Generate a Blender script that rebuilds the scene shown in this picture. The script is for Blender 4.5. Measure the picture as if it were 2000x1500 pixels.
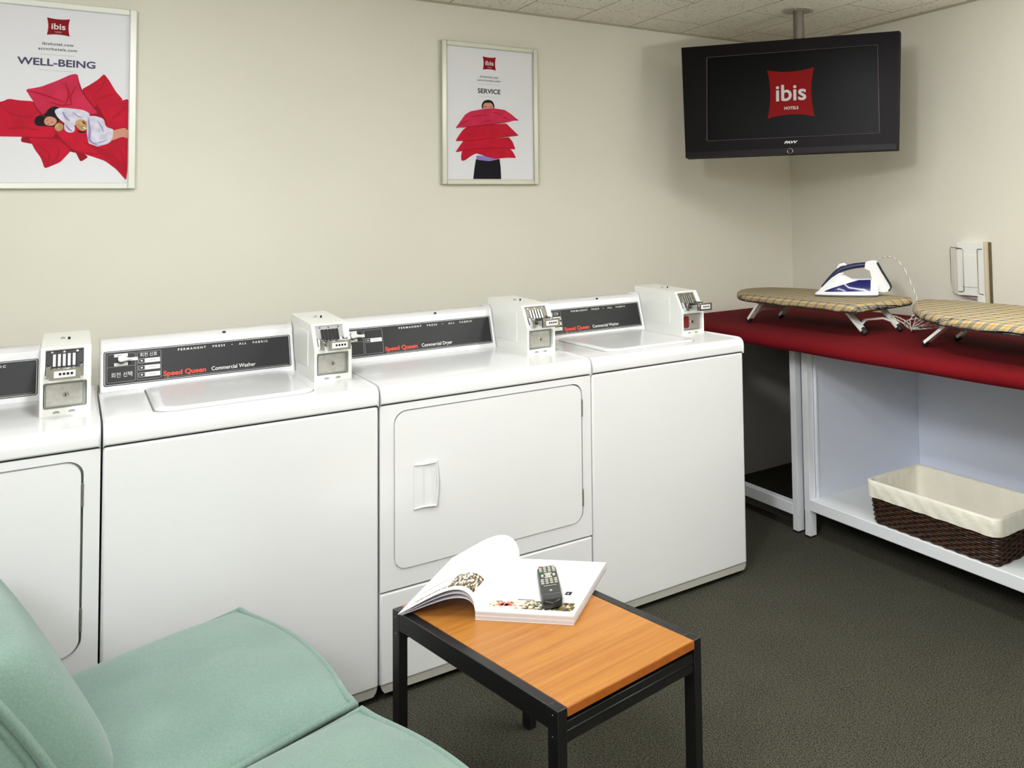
import bpy, math, random
from mathutils import Vector, Matrix
random.seed(4)
for o in list(bpy.data.objects): bpy.data.objects.remove(o)
S = bpy.context.scene
COL = S.collection
PI = math.pi

# ------------------------------------------------------------------ camera, world, lights, exposure
W_, XR, HC = 1.0826, 3.2085, 2.3913          # back wall y, right wall x, ceiling height
XL, YF = -1.9, -4.6                           # left wall, wall behind the camera
cd = bpy.data.cameras.new('camera'); cam = bpy.data.objects.new('camera', cd); COL.objects.link(cam)
yaw, pit, rol = -0.6758767784, 0.0491657209, -0.0229034838
f = Vector((-math.sin(yaw), math.cos(yaw), 0)); r = Vector((math.cos(yaw), math.sin(yaw), 0)); u = Vector((0, 0, 1))
f2 = f*math.cos(pit)+u*math.sin(pit); u2 = u*math.cos(pit)-f*math.sin(pit)
r3 = r*math.cos(rol)+u2*math.sin(rol); u3 = u2*math.cos(rol)-r*math.sin(rol)
M = Matrix((r3, u3, -f2)).transposed().to_4x4(); M.translation = Vector((-0.06283, -2.80724, 1.42662))
cam.matrix_world = M
cd.sensor_width = 36; cd.lens = 1696.716/2000*36; cd.shift_x = -503.731/2000; cd.shift_y = -420.961/2000
cd.clip_start = .02
S.camera = cam
vs = S.view_settings
vs.view_transform = 'Standard'; vs.look = 'None'; vs.gamma = 1; vs.use_curve_mapping = False
vs.exposure = -1.05
wd = bpy.data.worlds.new('world'); S.world = wd; wd.use_nodes = True
wd.node_tree.nodes['Background'].inputs[0].default_value = (.9, .95, 1, 1)
wd.node_tree.nodes['Background'].inputs[1].default_value = .05

def area(name, loc, sx, sy, power, col=(1, 1, 1), rot=(0, 0, 0)):
    l = bpy.data.lights.new(name, 'AREA'); l.shape = 'RECTANGLE'; l.size = sx; l.size_y = sy
    l.energy = power; l.color = col
    o = bpy.data.objects.new(name, l); o.location = loc; o.rotation_euler = rot; COL.objects.link(o)
    return o
LIGHTS = [(0.15, -0.75, .14, 1.2, 52), (1.75, -0.95, .14, 1.2, 34), (0.3, -3.3, .6, 1.2, 30)]  # the last panel is an added fill lamp behind the camera
for i, (x, y, sx, sy, p) in enumerate(LIGHTS):
    area('ceiling_lamp_light', (x, y, HC-.062), sx, sy, p, (.955, .975, 1))  # the last one is the added fill lamp

SPOTS = [((-0.9, -2.5, 2.20), (0.35, 1.08, 1.35), 27), ((-0.3, -1.9, 2.20), (2.85, -.25, .45), 13)]  # added floodlights that brighten the back wall and the shelf units
UPS = [(-1.1, -3.3, 1.72, 100), (2.55, -2.5, 1.72, 165)]  # added uplights that brighten the room by bouncing off the ceiling
for x, y, z, p in UPS: area('added_uplight', (x, y, z), .34, .34, p, (.955, .975, 1), (PI, 0, 0))
def aim(a, c): return (Vector(c)-Vector(a)).to_track_quat('-Z', 'Y').to_euler()
for a, c, p in SPOTS:
    o = area('added_flood_light', a, .45, .45, p, (.955, .975, 1), aim(a, c)); o.data.spread = math.radians(120 if c[1] > 1 else 75); o.data.size = o.data.size_y = .45 if c[1] > 1 else .26

# ------------------------------------------------------------------ helpers
def srgb(c):
    if isinstance(c, str): c = [int(c[i:i+2], 16) for i in (0, 2, 4)]
    return tuple(((v/255)/12.92 if v/255 <= .04045 else ((v/255+.055)/1.055)**2.4) for v in c)+(1,)
def mat(name, col, rough=.5, metal=0, spec=.5, noise=None, bump=None, coat=0, emit=None):
    """noise=(scale, amount) varies the colour; bump=(scale, strength, distance)"""
    m = bpy.data.materials.new(name); m.use_nodes = True; nt = m.node_tree
    b = nt.nodes['Principled BSDF']; c = srgb(col)
    b.inputs['Base Color'].default_value = c; b.inputs['Roughness'].default_value = rough
    b.inputs['Metallic'].default_value = metal; b.inputs['Specular IOR Level'].default_value = spec
    b.inputs['Coat Weight'].default_value = coat
    if emit:
        b.inputs['Emission Color'].default_value = c; b.inputs['Emission Strength'].default_value = emit
    tc = nt.nodes.new('ShaderNodeTexCoord')
    if noise:
        n = nt.nodes.new('ShaderNodeTexNoise'); n.inputs['Scale'].default_value = noise[0]; n.inputs['Detail'].default_value = 4
        nt.links.new(tc.outputs['Object'], n.inputs['Vector'])
        cr = nt.nodes.new('ShaderNodeValToRGB'); a = noise[1]
        cr.color_ramp.elements[0].position = .35; cr.color_ramp.elements[1].position = .65
        cr.color_ramp.elements[0].color = tuple(v*(1-a) for v in c[:3])+(1,)
        cr.color_ramp.elements[1].color = tuple(min(1, v*(1+a)) for v in c[:3])+(1,)
        nt.links.new(n.outputs['Fac'], cr.inputs[0]); nt.links.new(cr.outputs[0], b.inputs['Base Color'])
    if bump:
        n = nt.nodes.new('ShaderNodeTexNoise'); n.inputs['Scale'].default_value = bump[0]; n.inputs['Detail'].default_value = 3
        nt.links.new(tc.outputs['Object'], n.inputs['Vector'])
        bp = nt.nodes.new('ShaderNodeBump'); bp.inputs['Strength'].default_value = bump[1]; bp.inputs['Distance'].default_value = bump[2]
        nt.links.new(n.outputs['Fac'], bp.inputs['Height']); nt.links.new(bp.outputs[0], b.inputs['Normal'])
    return m
class NG:
    """tiny node-math helper"""
    def __init__(s, m): s.nt = m.node_tree; s.b = s.nt.nodes['Principled BSDF']; s.tc = s.nt.nodes.new('ShaderNodeTexCoord')
    def xyz(s, out='Object'):
        n = s.nt.nodes.new('ShaderNodeSeparateXYZ'); s.nt.links.new(s.tc.outputs[out], n.inputs[0]); return n.outputs
    def put(s, i, v):
        if isinstance(v, (int, float)): i.default_value = v
        else: s.nt.links.new(v, i)
    def m(s, op, a, b=0, c=0):
        n = s.nt.nodes.new('ShaderNodeMath'); n.operation = op
        s.put(n.inputs[0], a); s.put(n.inputs[1], b); s.put(n.inputs[2], c); return n.outputs[0]
    def mix(s, fac, c1, c2):
        n = s.nt.nodes.new('ShaderNodeMix'); n.data_type = 'RGBA'; s.put(n.inputs[0], fac)
        for i, c in ((6, c1), (7, c2)):
            if isinstance(c, tuple): n.inputs[i].default_value = c
            else: s.nt.links.new(c, n.inputs[i])
        return n.outputs[2]
    def noise(s, scale, detail=3, vec=None, rough=.5):
        n = s.nt.nodes.new('ShaderNodeTexNoise'); n.inputs['Scale'].default_value = scale; n.inputs['Detail'].default_value = detail
        n.inputs['Roughness'].default_value = rough
        s.nt.links.new(vec or s.tc.outputs['Object'], n.inputs['Vector']); return n.outputs['Fac']
    def mapv(s, scale=(1, 1, 1), rot=(0, 0, 0)):
        n = s.nt.nodes.new('ShaderNodeMapping'); n.inputs['Scale'].default_value = scale; n.inputs['Rotation'].default_value = rot
        s.nt.links.new(s.tc.outputs['Object'], n.inputs[0]); return n.outputs[0]
    def bump(s, h, strength, dist):
        n = s.nt.nodes.new('ShaderNodeBump'); n.inputs['Strength'].default_value = strength; n.inputs['Distance'].default_value = dist
        s.put(n.inputs['Height'], h); s.nt.links.new(n.outputs[0], s.b.inputs['Normal'])
    def color(s, c): s.nt.links.new(c, s.b.inputs['Base Color'])

class MB:
    def __init__(s): s.v = []; s.f = []; s.m = []; s.mats = []
    def mi(s, m):
        if m not in s.mats: s.mats.append(m)
        return s.mats.index(m)
    def add(s, vs, fs, m):
        k = len(s.v); s.v += [tuple(p) for p in vs]; i = s.mi(m)
        for q in fs: s.f.append([a+k for a in q]); s.m.append(i)
    def box(s, x0, x1, y0, y1, z0, z1, m):
        s.add([(x, y, z) for z in (z0, z1) for y in (y0, y1) for x in (x0, x1)],
              [(0, 2, 3, 1), (4, 5, 7, 6), (0, 1, 5, 4), (2, 6, 7, 3), (0, 4, 6, 2), (1, 3, 7, 5)], m)
    def prism(s, poly, fn, c0, c1, m):
        """poly in (a,b) extruded along c; fn(a,b,c)->xyz"""
        n = len(poly)
        s.add([fn(a, b, c0) for a, b in poly]+[fn(a, b, c1) for a, b in poly],
              [tuple(range(n)), tuple(range(2*n-1, n-1, -1))]+[(i, (i+1) % n+0, (i+1) % n+n, i+n) for i in range(n)], m)
    def flat(s, poly, fn, m): s.add([fn(a, b) for a, b in poly], [tuple(range(len(poly)))], m)
    def tube(s, pts, rad, m, n=8, closed=False, flatz=1.0, caps=True):
        pts = [Vector(p) for p in pts]; N = len(pts); vs = []; prev = None
        for i, p in enumerate(pts):
            if closed: t = pts[(i+1) % N]-pts[i-1]
            else: t = pts[min(i+1, N-1)]-pts[max(i-1, 0)]
            t.normalize()
            if prev is None: up = Vector((0, 0, 1)) if abs(t.z) < .9 else Vector((1, 0, 0))
            else: up = prev
            a = t.cross(up); a.normalize(); b = a.cross(t); b.normalize(); prev = b
            rr = rad[i] if isinstance(rad, (list, tuple)) else rad
            for k in range(n):
                w = 2*PI*k/n; vs.append(p+a*math.cos(w)*rr+b*math.sin(w)*rr*flatz)
        fs = []
        for i in range(N if closed else N-1):
            j = (i+1) % N
            for k in range(n): fs.append((i*n+k, i*n+(k+1) % n, j*n+(k+1) % n, j*n+k))
        if not closed and caps: fs += [tuple(range(n-1, -1, -1)), tuple((N-1)*n+k for k in range(n))]
        s.add(vs, fs, m)
    def lathe(s, prof, c, m, n=24, axis='z'):
        vs = []
        for rr, h in prof:
            for k in range(n):
                w = 2*PI*k/n; a, b = rr*math.cos(w), rr*math.sin(w)
                vs.append({'z': (c[0]+a, c[1]+b, c[2]+h), 'y': (c[0]+a, c[1]+h, c[2]+b), 'x': (c[0]+h, c[1]+a, c[2]+b)}[axis])
        N = len(prof)
        fs = [(i*n+k, i*n+(k+1) % n, (i+1)*n+(k+1) % n, (i+1)*n+k) for i in range(N-1) for k in range(n)]
        fs += [tuple(range(n)), tuple((N-1)*n+k for k in range(n))]
        s.add(vs, fs, m)
    def grid(s, fn, nu, nv, m, cu=False, cv=False):
        vs = [fn(i/(nu if cu else nu-1), j/(nv if cv else nv-1)) for i in range(nu) for j in range(nv)]
        fs = []
        for i in range(nu if cu else nu-1):
            for j in range(nv if cv else nv-1):
                a, b = (i+1) % nu, (j+1) % nv
                fs.append((i*nv+j, a*nv+j, a*nv+b, i*nv+b))
        s.add(vs, fs, m)
    def text(s, st, h, fn, m, x=0, y=0, align='LEFT', fat=0, sx=1.0, space=1.0, shear=0, off=0):
        cu = bpy.data.curves.new('t', 'FONT'); cu.body = st; cu.size = h/.7; cu.align_x = align; cu.offset = fat
        cu.space_character = space; cu.shear = shear; cu.resolution_u = 4
        o = bpy.data.objects.new('t', cu); COL.objects.link(o)
        dg = bpy.context.evaluated_depsgraph_get(); me = bpy.data.meshes.new_from_object(o.evaluated_get(dg))
        if me and len(me.vertices):
            s.add([fn(x+v.co.x*sx, y+v.co.y) for v in me.vertices], [tuple(p.vertices) for p in me.polygons], m)
        bpy.data.objects.remove(o)
    def build(s, name, parent=None, bevel=0, seg=2, sub=0, ang=38, smooth=True):
        me = bpy.data.meshes.new(name); me.from_pydata(s.v, [], s.f)
        for m in s.mats: me.materials.append(m)
        for p, i in zip(me.polygons, s.m): p.material_index = i; p.use_smooth = smooth
        me.update()
        if smooth: me.set_sharp_from_angle(angle=math.radians(ang))
        o = bpy.data.objects.new(name, me); COL.objects.link(o)
        if parent: o.parent = parent
        if bevel:
            b = o.modifiers.new('bevel', 'BEVEL'); b.width = bevel; b.segments = seg; b.limit_method = 'ANGLE'; b.angle_limit = math.radians(40)
            b.harden_normals = False
        if sub:
            q = o.modifiers.new('sub', 'SUBSURF'); q.levels = sub; q.render_levels = sub
        return o
def rrect(x0, x1, z0, z1, r, n=6):
    """rounded rectangle, counter-clockwise from lower-left"""
    o = []
    for cx, cz, a in ((x0+r, z0+r, PI), (x1-r, z0+r, 1.5*PI), (x1-r, z1-r, 0), (x0+r, z1-r, .5*PI)):
        for k in range(n+1):
            w = a+.5*PI*k/n; o.append((cx+r*math.cos(w), cz+r*math.sin(w)))
    return o
def ring_plate(b, outer, inner, fn, m, depth=None):
    """outer rect (x0,x1,z0,z1) with a rounded-rect hole `inner` (list from rrect)"""
    x0, x1, z0, z1 = outer; n = len(inner); q = n//4
    cs = [(x0, z0), (x1, z0), (x1, z1), (x0, z1)]
    vs = [fn(a, c, 0) for a, c in cs]+[fn(a, c, 0) for a, c in inner]; fs = []
    for k in range(4):
        seg = [4+k*q+i for i in range(q)]
        for i in range(q-1): fs.append((k, seg[i+1], seg[i]) if False else (k, seg[i], seg[i+1]))
        fs.append((k, seg[-1], 4+((k+1) % 4)*q, (k+1) % 4))
    b.add(vs, fs, m)
    if depth:
        b.add([fn(a, c, 0) for a, c in inner]+[fn(a, c, depth) for a, c in inner], [(i, (i+1) % n, (i+1) % n+n, i+n) for i in range(n)], m)
def empty(name, loc=(0, 0, 0), rz=0, label=None, cat=None, group=None):
    o = bpy.data.objects.new(name, None); COL.objects.link(o); o.location = loc; o.rotation_euler = (0, 0, rz); o.empty_display_size = .05
    tag(o, label, cat, group); return o
def tag(o, label=None, cat=None, group=None, kind=None):
    if label: o['label'] = label
    if cat: o['category'] = cat
    if group: o['group'] = group
    if kind: o['kind'] = kind
    return o
def copy_tree(o, parent=None):
    c = o.copy(); COL.objects.link(c); c.parent = parent
    for ch in list(o.children): copy_tree(ch, c)
    return c

# ------------------------------------------------------------------ materials
white = mat('white_enamel', (228, 228, 230), .22, spec=.5, coat=.25)
white2 = mat('white_powder_coat', (236, 237, 232), .38)
base_m = mat('grey_base_strip', (172, 170, 162), .5)
gapm = mat('dark_gap', (28, 26, 24), .8); gask = mat('grey_gasket', (118, 124, 118), .6)
rubber = mat('black_rubber', (18, 18, 18), .6)
chrome = mat('chrome', (205, 205, 205), .16, 1)
steel = mat('brushed_steel', (196, 196, 192), .36, .85, noise=(60, .10))
hinge_m = mat('hinge_metal', (128, 124, 116), .45, .6)
ink_black = mat('panel_black', (40, 41, 42), .4, spec=.25, noise=(300, .08))
ink_white = mat('print_white', (222, 222, 220), .5)
ink_grey = mat('print_grey', (150, 152, 150), .5)
ink_red = mat('print_red', (222, 62, 40), .5)
dark = mat('print_black', (30, 26, 38), .5, spec=.15)
red_m = mat('logo_red', (140, 10, 30), .5, spec=.1)
paper = mat('poster_paper', (230, 230, 236), .4, spec=.15)
frame_m = mat('silver_frame', (196, 196, 182), .35, .35)
frame_w = mat('pale_frame', (222, 224, 214), .35, .15)
black_paint = mat('black_painted_steel', (20, 20, 21), .35, bump=(120, .08, .001))
plastic_black = mat('black_gloss_plastic', (14, 8, 12), .45, spec=.13)
screen_m = mat('dark_screen', (3, 3, 4), .36, spec=.12)
shelf_m = mat('pale_blue_white_laminate', (222, 227, 240), .45)
post_m = mat('white_painted_post', (232, 234, 238), .4)
cream = mat('cream_cotton', (240, 236, 220), .9, bump=(60, .35, .004), noise=(9, .04))
cable_m = mat('braided_cable', (215, 212, 200), .8)

wall_m = mat('cream_wall_paint', (225, 222, 209), .6, spec=.3, noise=(1.6, .018), bump=(260, .06, .001))
wall_r = mat('cream_wall_paint_right', (225, 222, 209), .6, spec=.3, noise=(1.6, .018), bump=(260, .06, .001))

carpet = mat('grey_green_carpet', (70, 70, 62), .95, spec=.1)
g = NG(carpet)
n1 = g.noise(270, 2, rough=.85); n2 = g.noise(110, 2); n3 = g.noise(6, 3)
k = g.m('ADD', g.m('MULTIPLY', n1, .88), g.m('MULTIPLY', n2, .12))
k = g.m('MULTIPLY', g.m('SUBTRACT', k, .40), 5.0)
k = g.m('ADD', k, g.m('MULTIPLY', g.m('SUBTRACT', n3, .5), .15))
g.color(g.mix(g.m('MINIMUM', g.m('MAXIMUM', k, 0), 1), srgb((14, 14, 12)), srgb((90, 88, 76))))
g.bump(n1, .3, .002)

tile = mat('ceiling_tile', (200, 197, 178), .9, spec=.1)
g = NG(tile); X, Y, Z = g.xyz()
cu = g.m('DIVIDE', g.m('SUBTRACT', X, 1.235), .3062); cf = g.m('FLOOR', cu); fu = g.m('FRACT', cu)
odd = g.m('MODULO', g.m('ADD', cf, 20), 2)
cv = g.m('DIVIDE', g.m('ADD', g.m('SUBTRACT', Y, .48), g.m('MULTIPLY', odd, .37)), .74)
cv = g.m('FRACT', g.m('ADD', cv, .0))
def near(v, w, inv):
    return g.m('LESS_THAN', g.m('MINIMUM', v, g.m('SUBTRACT', 1, v)), w)
line = g.m('MAXIMUM', near(fu, .006, 1), near(cv, .0025, 1))
fis = g.noise(1, 3, g.mapv((55, 150, 1), (0, 0, .5)), .6)
spk = g.m('LESS_THAN', fis, .36)
c1 = g.mix(spk, srgb((238, 235, 220)), srgb((140, 132, 106)))
g.color(g.mix(line, c1, srgb((90, 84, 66))))
g.bump(g.m('SUBTRACT', 1, g.m('MAXIMUM', spk, line)), .6, .002)

red_f = mat('red_felt', (98, 5, 14), .95, spec=.15, bump=(180, .25, .002), noise=(5, .07))
seat_m = mat('mint_fabric', (148, 172, 162), .92, spec=.2)
g = NG(seat_m); n1 = g.noise(260, 3); n2 = g.noise(5, 3)
k = g.m('ADD', g.m('MULTIPLY', n1, .5), g.m('MULTIPLY', n2, .5))
g.color(g.mix(g.m('MULTIPLY', g.m('SUBTRACT', k, .3), 2.5), srgb((102, 126, 118)), srgb((126, 150, 140))))
g.bump(n1, .35, .002)
g.b.inputs['Sheen Weight'].default_value = .25

wood = mat('cherry_wood', (214, 142, 66), .33)
g = NG(wood); v = g.mapv((85, 1.8, 6), (0, 0, -.08))
n1 = g.noise(1, 5, v, .6); n2 = g.noise(1, 2, g.mapv((150, 6, 30)))
k = g.m('ADD', g.m('MULTIPLY', g.m('SUBTRACT', n1, .5), 1.3), g.m('MULTIPLY', g.m('SUBTRACT', n2, .5), .7))
k = g.m('ADD', k, .5)
g.color(g.mix(g.m('MINIMUM', g.m('MAXIMUM', k, 0), 1), srgb((146, 84, 30)), srgb((190, 132, 58))))
wood_edge = mat('cherry_wood_edge', (158, 86, 28), .4, noise=(40, .1))

plaid = mat('plaid_cotton', (200, 178, 122), .85, spec=.2)
g = NG(plaid); X, Y, Z = g.xyz()
def bands(v, P, lst):
    fr = g.m('FRACT', g.m('DIVIDE', v, P)); o = 0
    for c, w in lst: o = g.m('ADD', o, g.m('LESS_THAN', g.m('ABSOLUTE', g.m('SUBTRACT', fr, c)), w))
    return g.m('MINIMUM', o, 1)
P_ = .058
uu = g.m('ADD', g.m('ADD', X, Z), 5); vv = g.m('ADD', g.m('ADD', Y, Z), 5)
BK = [(.10, .031), (.20, .031), (.30, .031)]; WH = [(.15, .02), (.25, .02)]
blk = g.m('MAXIMUM', bands(uu, P_, BK), bands(vv, P_, BK)); wht = g.m('MAXIMUM', bands(uu, P_, WH), bands(vv, P_, WH))
rd = g.m('MAXIMUM', bands(uu, P_, [(.70, .016)]), bands(vv, P_, [(.70, .016)]))
c = g.mix(wht, srgb((184, 166, 120)), srgb((226, 222, 206)))
c = g.mix(rd, c, srgb((150, 72, 40))); c = g.mix(blk, c, srgb((24, 24, 40)))
g.color(c)

wick = mat('brown_wicker', (52, 28, 13), .42, noise=(45, .55), spec=.35)
bag = mat('frosted_plastic', (196, 180, 178), .5); 

# ------------------------------------------------------------------ room
def struct(name, b, **kw): o = b.build(name, **kw); o['kind'] = 'structure'; return o
b = MB(); b.box(XL-.1, XR+.1, YF-.1, W_+.1, -.1, 0, carpet); struct('floor', b)
b = MB(); b.box(XL-.1, XR+.1, YF-.1, W_+.1, HC, HC+.1, tile); struct('ceiling', b)
b = MB(); b.box(XL-.1, XR+.1, W_, W_+.1, 0, HC, wall_m); struct('wall_back', b)
b = MB(); b.box(XR, XR+.1, YF, W_, 0, HC, wall_r); struct('wall_right', b)
b = MB(); b.box(XL-.1, XL, YF, W_, 0, HC, wall_m); struct('wall_left', b)
b = MB(); b.box(XL, XR, YF-.1, YF, 0, HC, wall_m); struct('wall_front', b)
edge_shade = mat('ceiling_edge_shade', (172, 166, 140), .6)  # darker strip draws the thin shadow line where walls meet ceiling
b = MB(); b.box(XL, XR, W_-.012, W_, HC-.008, HC, edge_shade); struct('edge_shade_1', b)
b = MB(); b.box(XR-.012, XR, YF, W_-.012, HC-.008, HC, edge_shade); struct('edge_shade_2', b)

# ceiling lamps outside the frame; the rear one is an added fill
lampframe = mat('lamp_housing', (235, 235, 232), .5)
for i, (x, y, sx, sy, p) in enumerate(LIGHTS):
    e = empty('ceiling_light', (x, y, HC), 0, ['long ceiling light panel above the space before the left washer', 'long ceiling light panel nearer the right wall', 'wide light panel added as fill at the rear of the room'][i], 'light', None)
    b = MB()
    b.box(-sx/2-.03, sx/2+.03, -sy/2-.03, sy/2+.03, -.05, 0, lampframe); b.build('housing', e, .004)

for (a, c, p), lab in zip(SPOTS, ('added square floodlight at the left rear, brightening the back wall', 'added square floodlight aimed across to brighten the shelf units')):
    e = empty('added_floodlight', (a[0], a[1], HC), 0, lab, 'light')  # fixture for an added floodlight
    q = (Vector(c)-Vector(a)).to_track_quat('-Z', 'Y').to_matrix()
    b = MB(); b.box(-.25, .25, -.25, .25, .012, .06, lampframe); b.v = [tuple(q @ Vector(v)+Vector((0, 0, a[2]-HC))) for v in b.v]; b.build('housing', e, .004)  # housing of an added floodlight
    b = MB(); b.tube([(0, 0, a[2]-HC+.04), (0, 0, 0)], .015, lampframe, 10); b.build('added_floodlight_stem', e)

e = empty('added_uplighter', (UPS[0][0], UPS[0][1], 0), 0, 'added tall uplighter in the rear left corner, brightening the ceiling', 'lamp')
b = MB(); b.lathe([(.15, 0), (.15, .02), (.02, .03)], (0, 0, 0), lampframe, 28); b.build('base', e)  # stand for an added uplight, unseen behind the camera
b = MB(); b.lathe([(.012, .03), (.012, 1.58)], (0, 0, 0), lampframe, 12); b.build('added_uplighter_pole', e)
b = MB(); b.lathe([(.03, 1.56), (.12, 1.60), (.25, 1.69), (.255, 1.69), (.245, 1.685), (.12, 1.61)], (0, 0, 0), lampframe, 36); b.build('added_uplighter_bowl', e)
c_ = copy_tree(e); c_.location = (UPS[1][0], UPS[1][1], 0); c_['label'] = 'added tall uplighter near the right wall, brightening the ceiling'

# ------------------------------------------------------------------ machines
TOP, SEAM, CT = .922, .866, 0
door_rim = mat('grey_green_door_frame', (168, 176, 170), .45, .3); red_patch = mat('dark_red_patch', (112, 18, 22), .4)
plate_silver = mat('pale_silver_plate', (206, 204, 208), .3, .6); plate_brown = mat('dull_bronze_plate', (128, 122, 108), .4, .6)
def make_coin_box():
    """local: x 0..w, y front .245 back .62, z from TOP"""
    w = .108; root = MB()
    # body: open-faced steel hood
    prof = [(.245, 0), (.245, .098), (.300, .176), (.63, .186), (.63, 0)]   # (y, z)
    P4 = [(k, a, TOP+c) for k in (0, w) for a, c in prof]
    root.add(P4, [(0, 1, 2, 3, 4), (9, 8, 7, 6, 5), (2, 3, 8, 7), (3, 4, 9, 8), (0, 4, 9, 5)], white2)
    # front face with opening for the cash door
    ring_plate(root, (0, w, TOP, TOP+.098), rrect(.007, w-.009, TOP+.018, TOP+.088, .004, 2), lambda a, c, k: (a, .245+k, c), white2, .022)
    # slanted face with opening for the coin slide
    def sl(a, c, k): return (a, .245+.055*c-k*-.82*1.0, TOP+.098+.078*c-k*.58)
    ring_plate(root, (0, w, 0, 1), rrect(.010, w-.016, .12, .93, .003, 2), sl, white2, .016)
    # side panel stamping
    root.box(-.0015, 0, .34, .56, TOP+.04, TOP+.15, white2)
    return root, w, sl
def coin_box_parts(machine, x0, var=0):
    rt, w, sl = make_coin_box()
    def off(bm):
        bm.v = [(x+x0, y, z) for x, y, z in bm.v]; return bm
    box = off(rt).build('coin_box', machine, ang=20)
    b = MB()
    b.box(.008, w-.010, .262, .266, TOP+.019, TOP+.087, door_rim)
    b.prism(rrect(.014, w-.019, TOP+.025, TOP+.080, .003, 3), lambda a, c, k: (a, k, c), .2565, .262, steel)
    if var == 3: b.prism(rrect(.016, .040, TOP+.028, TOP+.077, .006, 3), lambda a, c, k: (a, k, c), .2555, .2565, red_patch)  # dark red patch on the left of this cash door
    off(b).build('cash_door', box, .0008, 1)
    b = MB(); cx, cz = w*.5, TOP+.052
    b.lathe([(.0075, 0), (.0075, -.005), (.006, -.0065), (.003, -.0065)], (cx, .2575, cz), chrome, 16, 'y')
    b.box(cx-.001, cx+.001, .2502, .2515, cz-.004, cz+.004, rubber)
    off(b).build('lock', box)
    # slotted coin chute plate, set in the slanted face
    b = MB()
    pl = lambda a, c, k: (a, .245+.055*c+k*.82, TOP+.098+.078*c-k*.58)
    pm, bm_, sm_ = [(ink_black, ink_white, rubber), (plate_silver, rubber, rubber), (plate_brown, steel, rubber), (plate_brown, steel, rubber)][var]
    b.prism(rrect(.010, w-.016, .13, .93, .004, 3), pl, .006, .016, pm)
    for i in range(5):
        xx = .026+i*.0105
        b.prism([(xx, .40), (xx+.0058, .40), (xx+.0058, .78), (xx, .78)], pl, .001, .006, bm_)
        b.prism([(xx+.0064, .40), (xx+.0096, .40), (xx+.0096, .80), (xx+.0064, .80)], pl, .004, .0062, sm_)
    for xx in (.024, .05, .078):
        b.prism([(xx+.0032*math.cos(q*PI/4), .86+.035*math.sin(q*PI/4)) for q in range(8)], pl, .003, .006, chrome)
    off(b).build('coin_chute', box)
    # sliding tray that sticks out toward the room
    b = MB()
    zc = TOP+.122
    b.box(.030, w-.034, .205, .30, zc-.006, zc+.002, steel)
    b.box(.026, w-.030, .160, .208, zc-.010, zc+.004, steel)
    b.box(.020, w-.024, .148, .162, zc-.016, zc+.014, chrome)
    for q in range(5): b.box(.031+q*.0085, .034+q*.0085, .20, .27, zc+.002, zc+.0035, rubber)
    b.box(.012, .022, .225, .30, zc-.02, zc+.012, chrome); b.box(w-.026, w-.016, .225, .30, zc-.02, zc+.012, chrome)
    off(b).build('coin_slide', box, .0012, 1)
    b = MB()
    b.box(.030, w-.034, .1468, .148, zc-.009, zc+.008, ink_white)
    for q in range(4): b.box(.040+q*.008, .045+q*.008, .1460, .1468, zc-.003, zc+.003, dark)
    off(b).build('price_plate', box)
    b = MB()
    for q in (.035, .068):
        b.prism([(q+.008*math.cos(t*PI/6), TOP+.006+.006*math.sin(t*PI/6)) for t in range(7)], lambda a, c, k: (a, k, c), .2443, .2449, ink_grey)
    off(b).build('knockout_mark', box)
    b = MB(); b.lathe([(.005, 0), (.005, .004), (.003, .006)], (w*.42, .47, TOP+.181), steel, 12); off(b).build('key_lock', box)
    b = MB(); b.lathe([(.003, 0), (.003, .006), (.002, .007)], (w*.55, .45, TOP+.181), rubber, 10); off(b).build('rivet', box)

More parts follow.
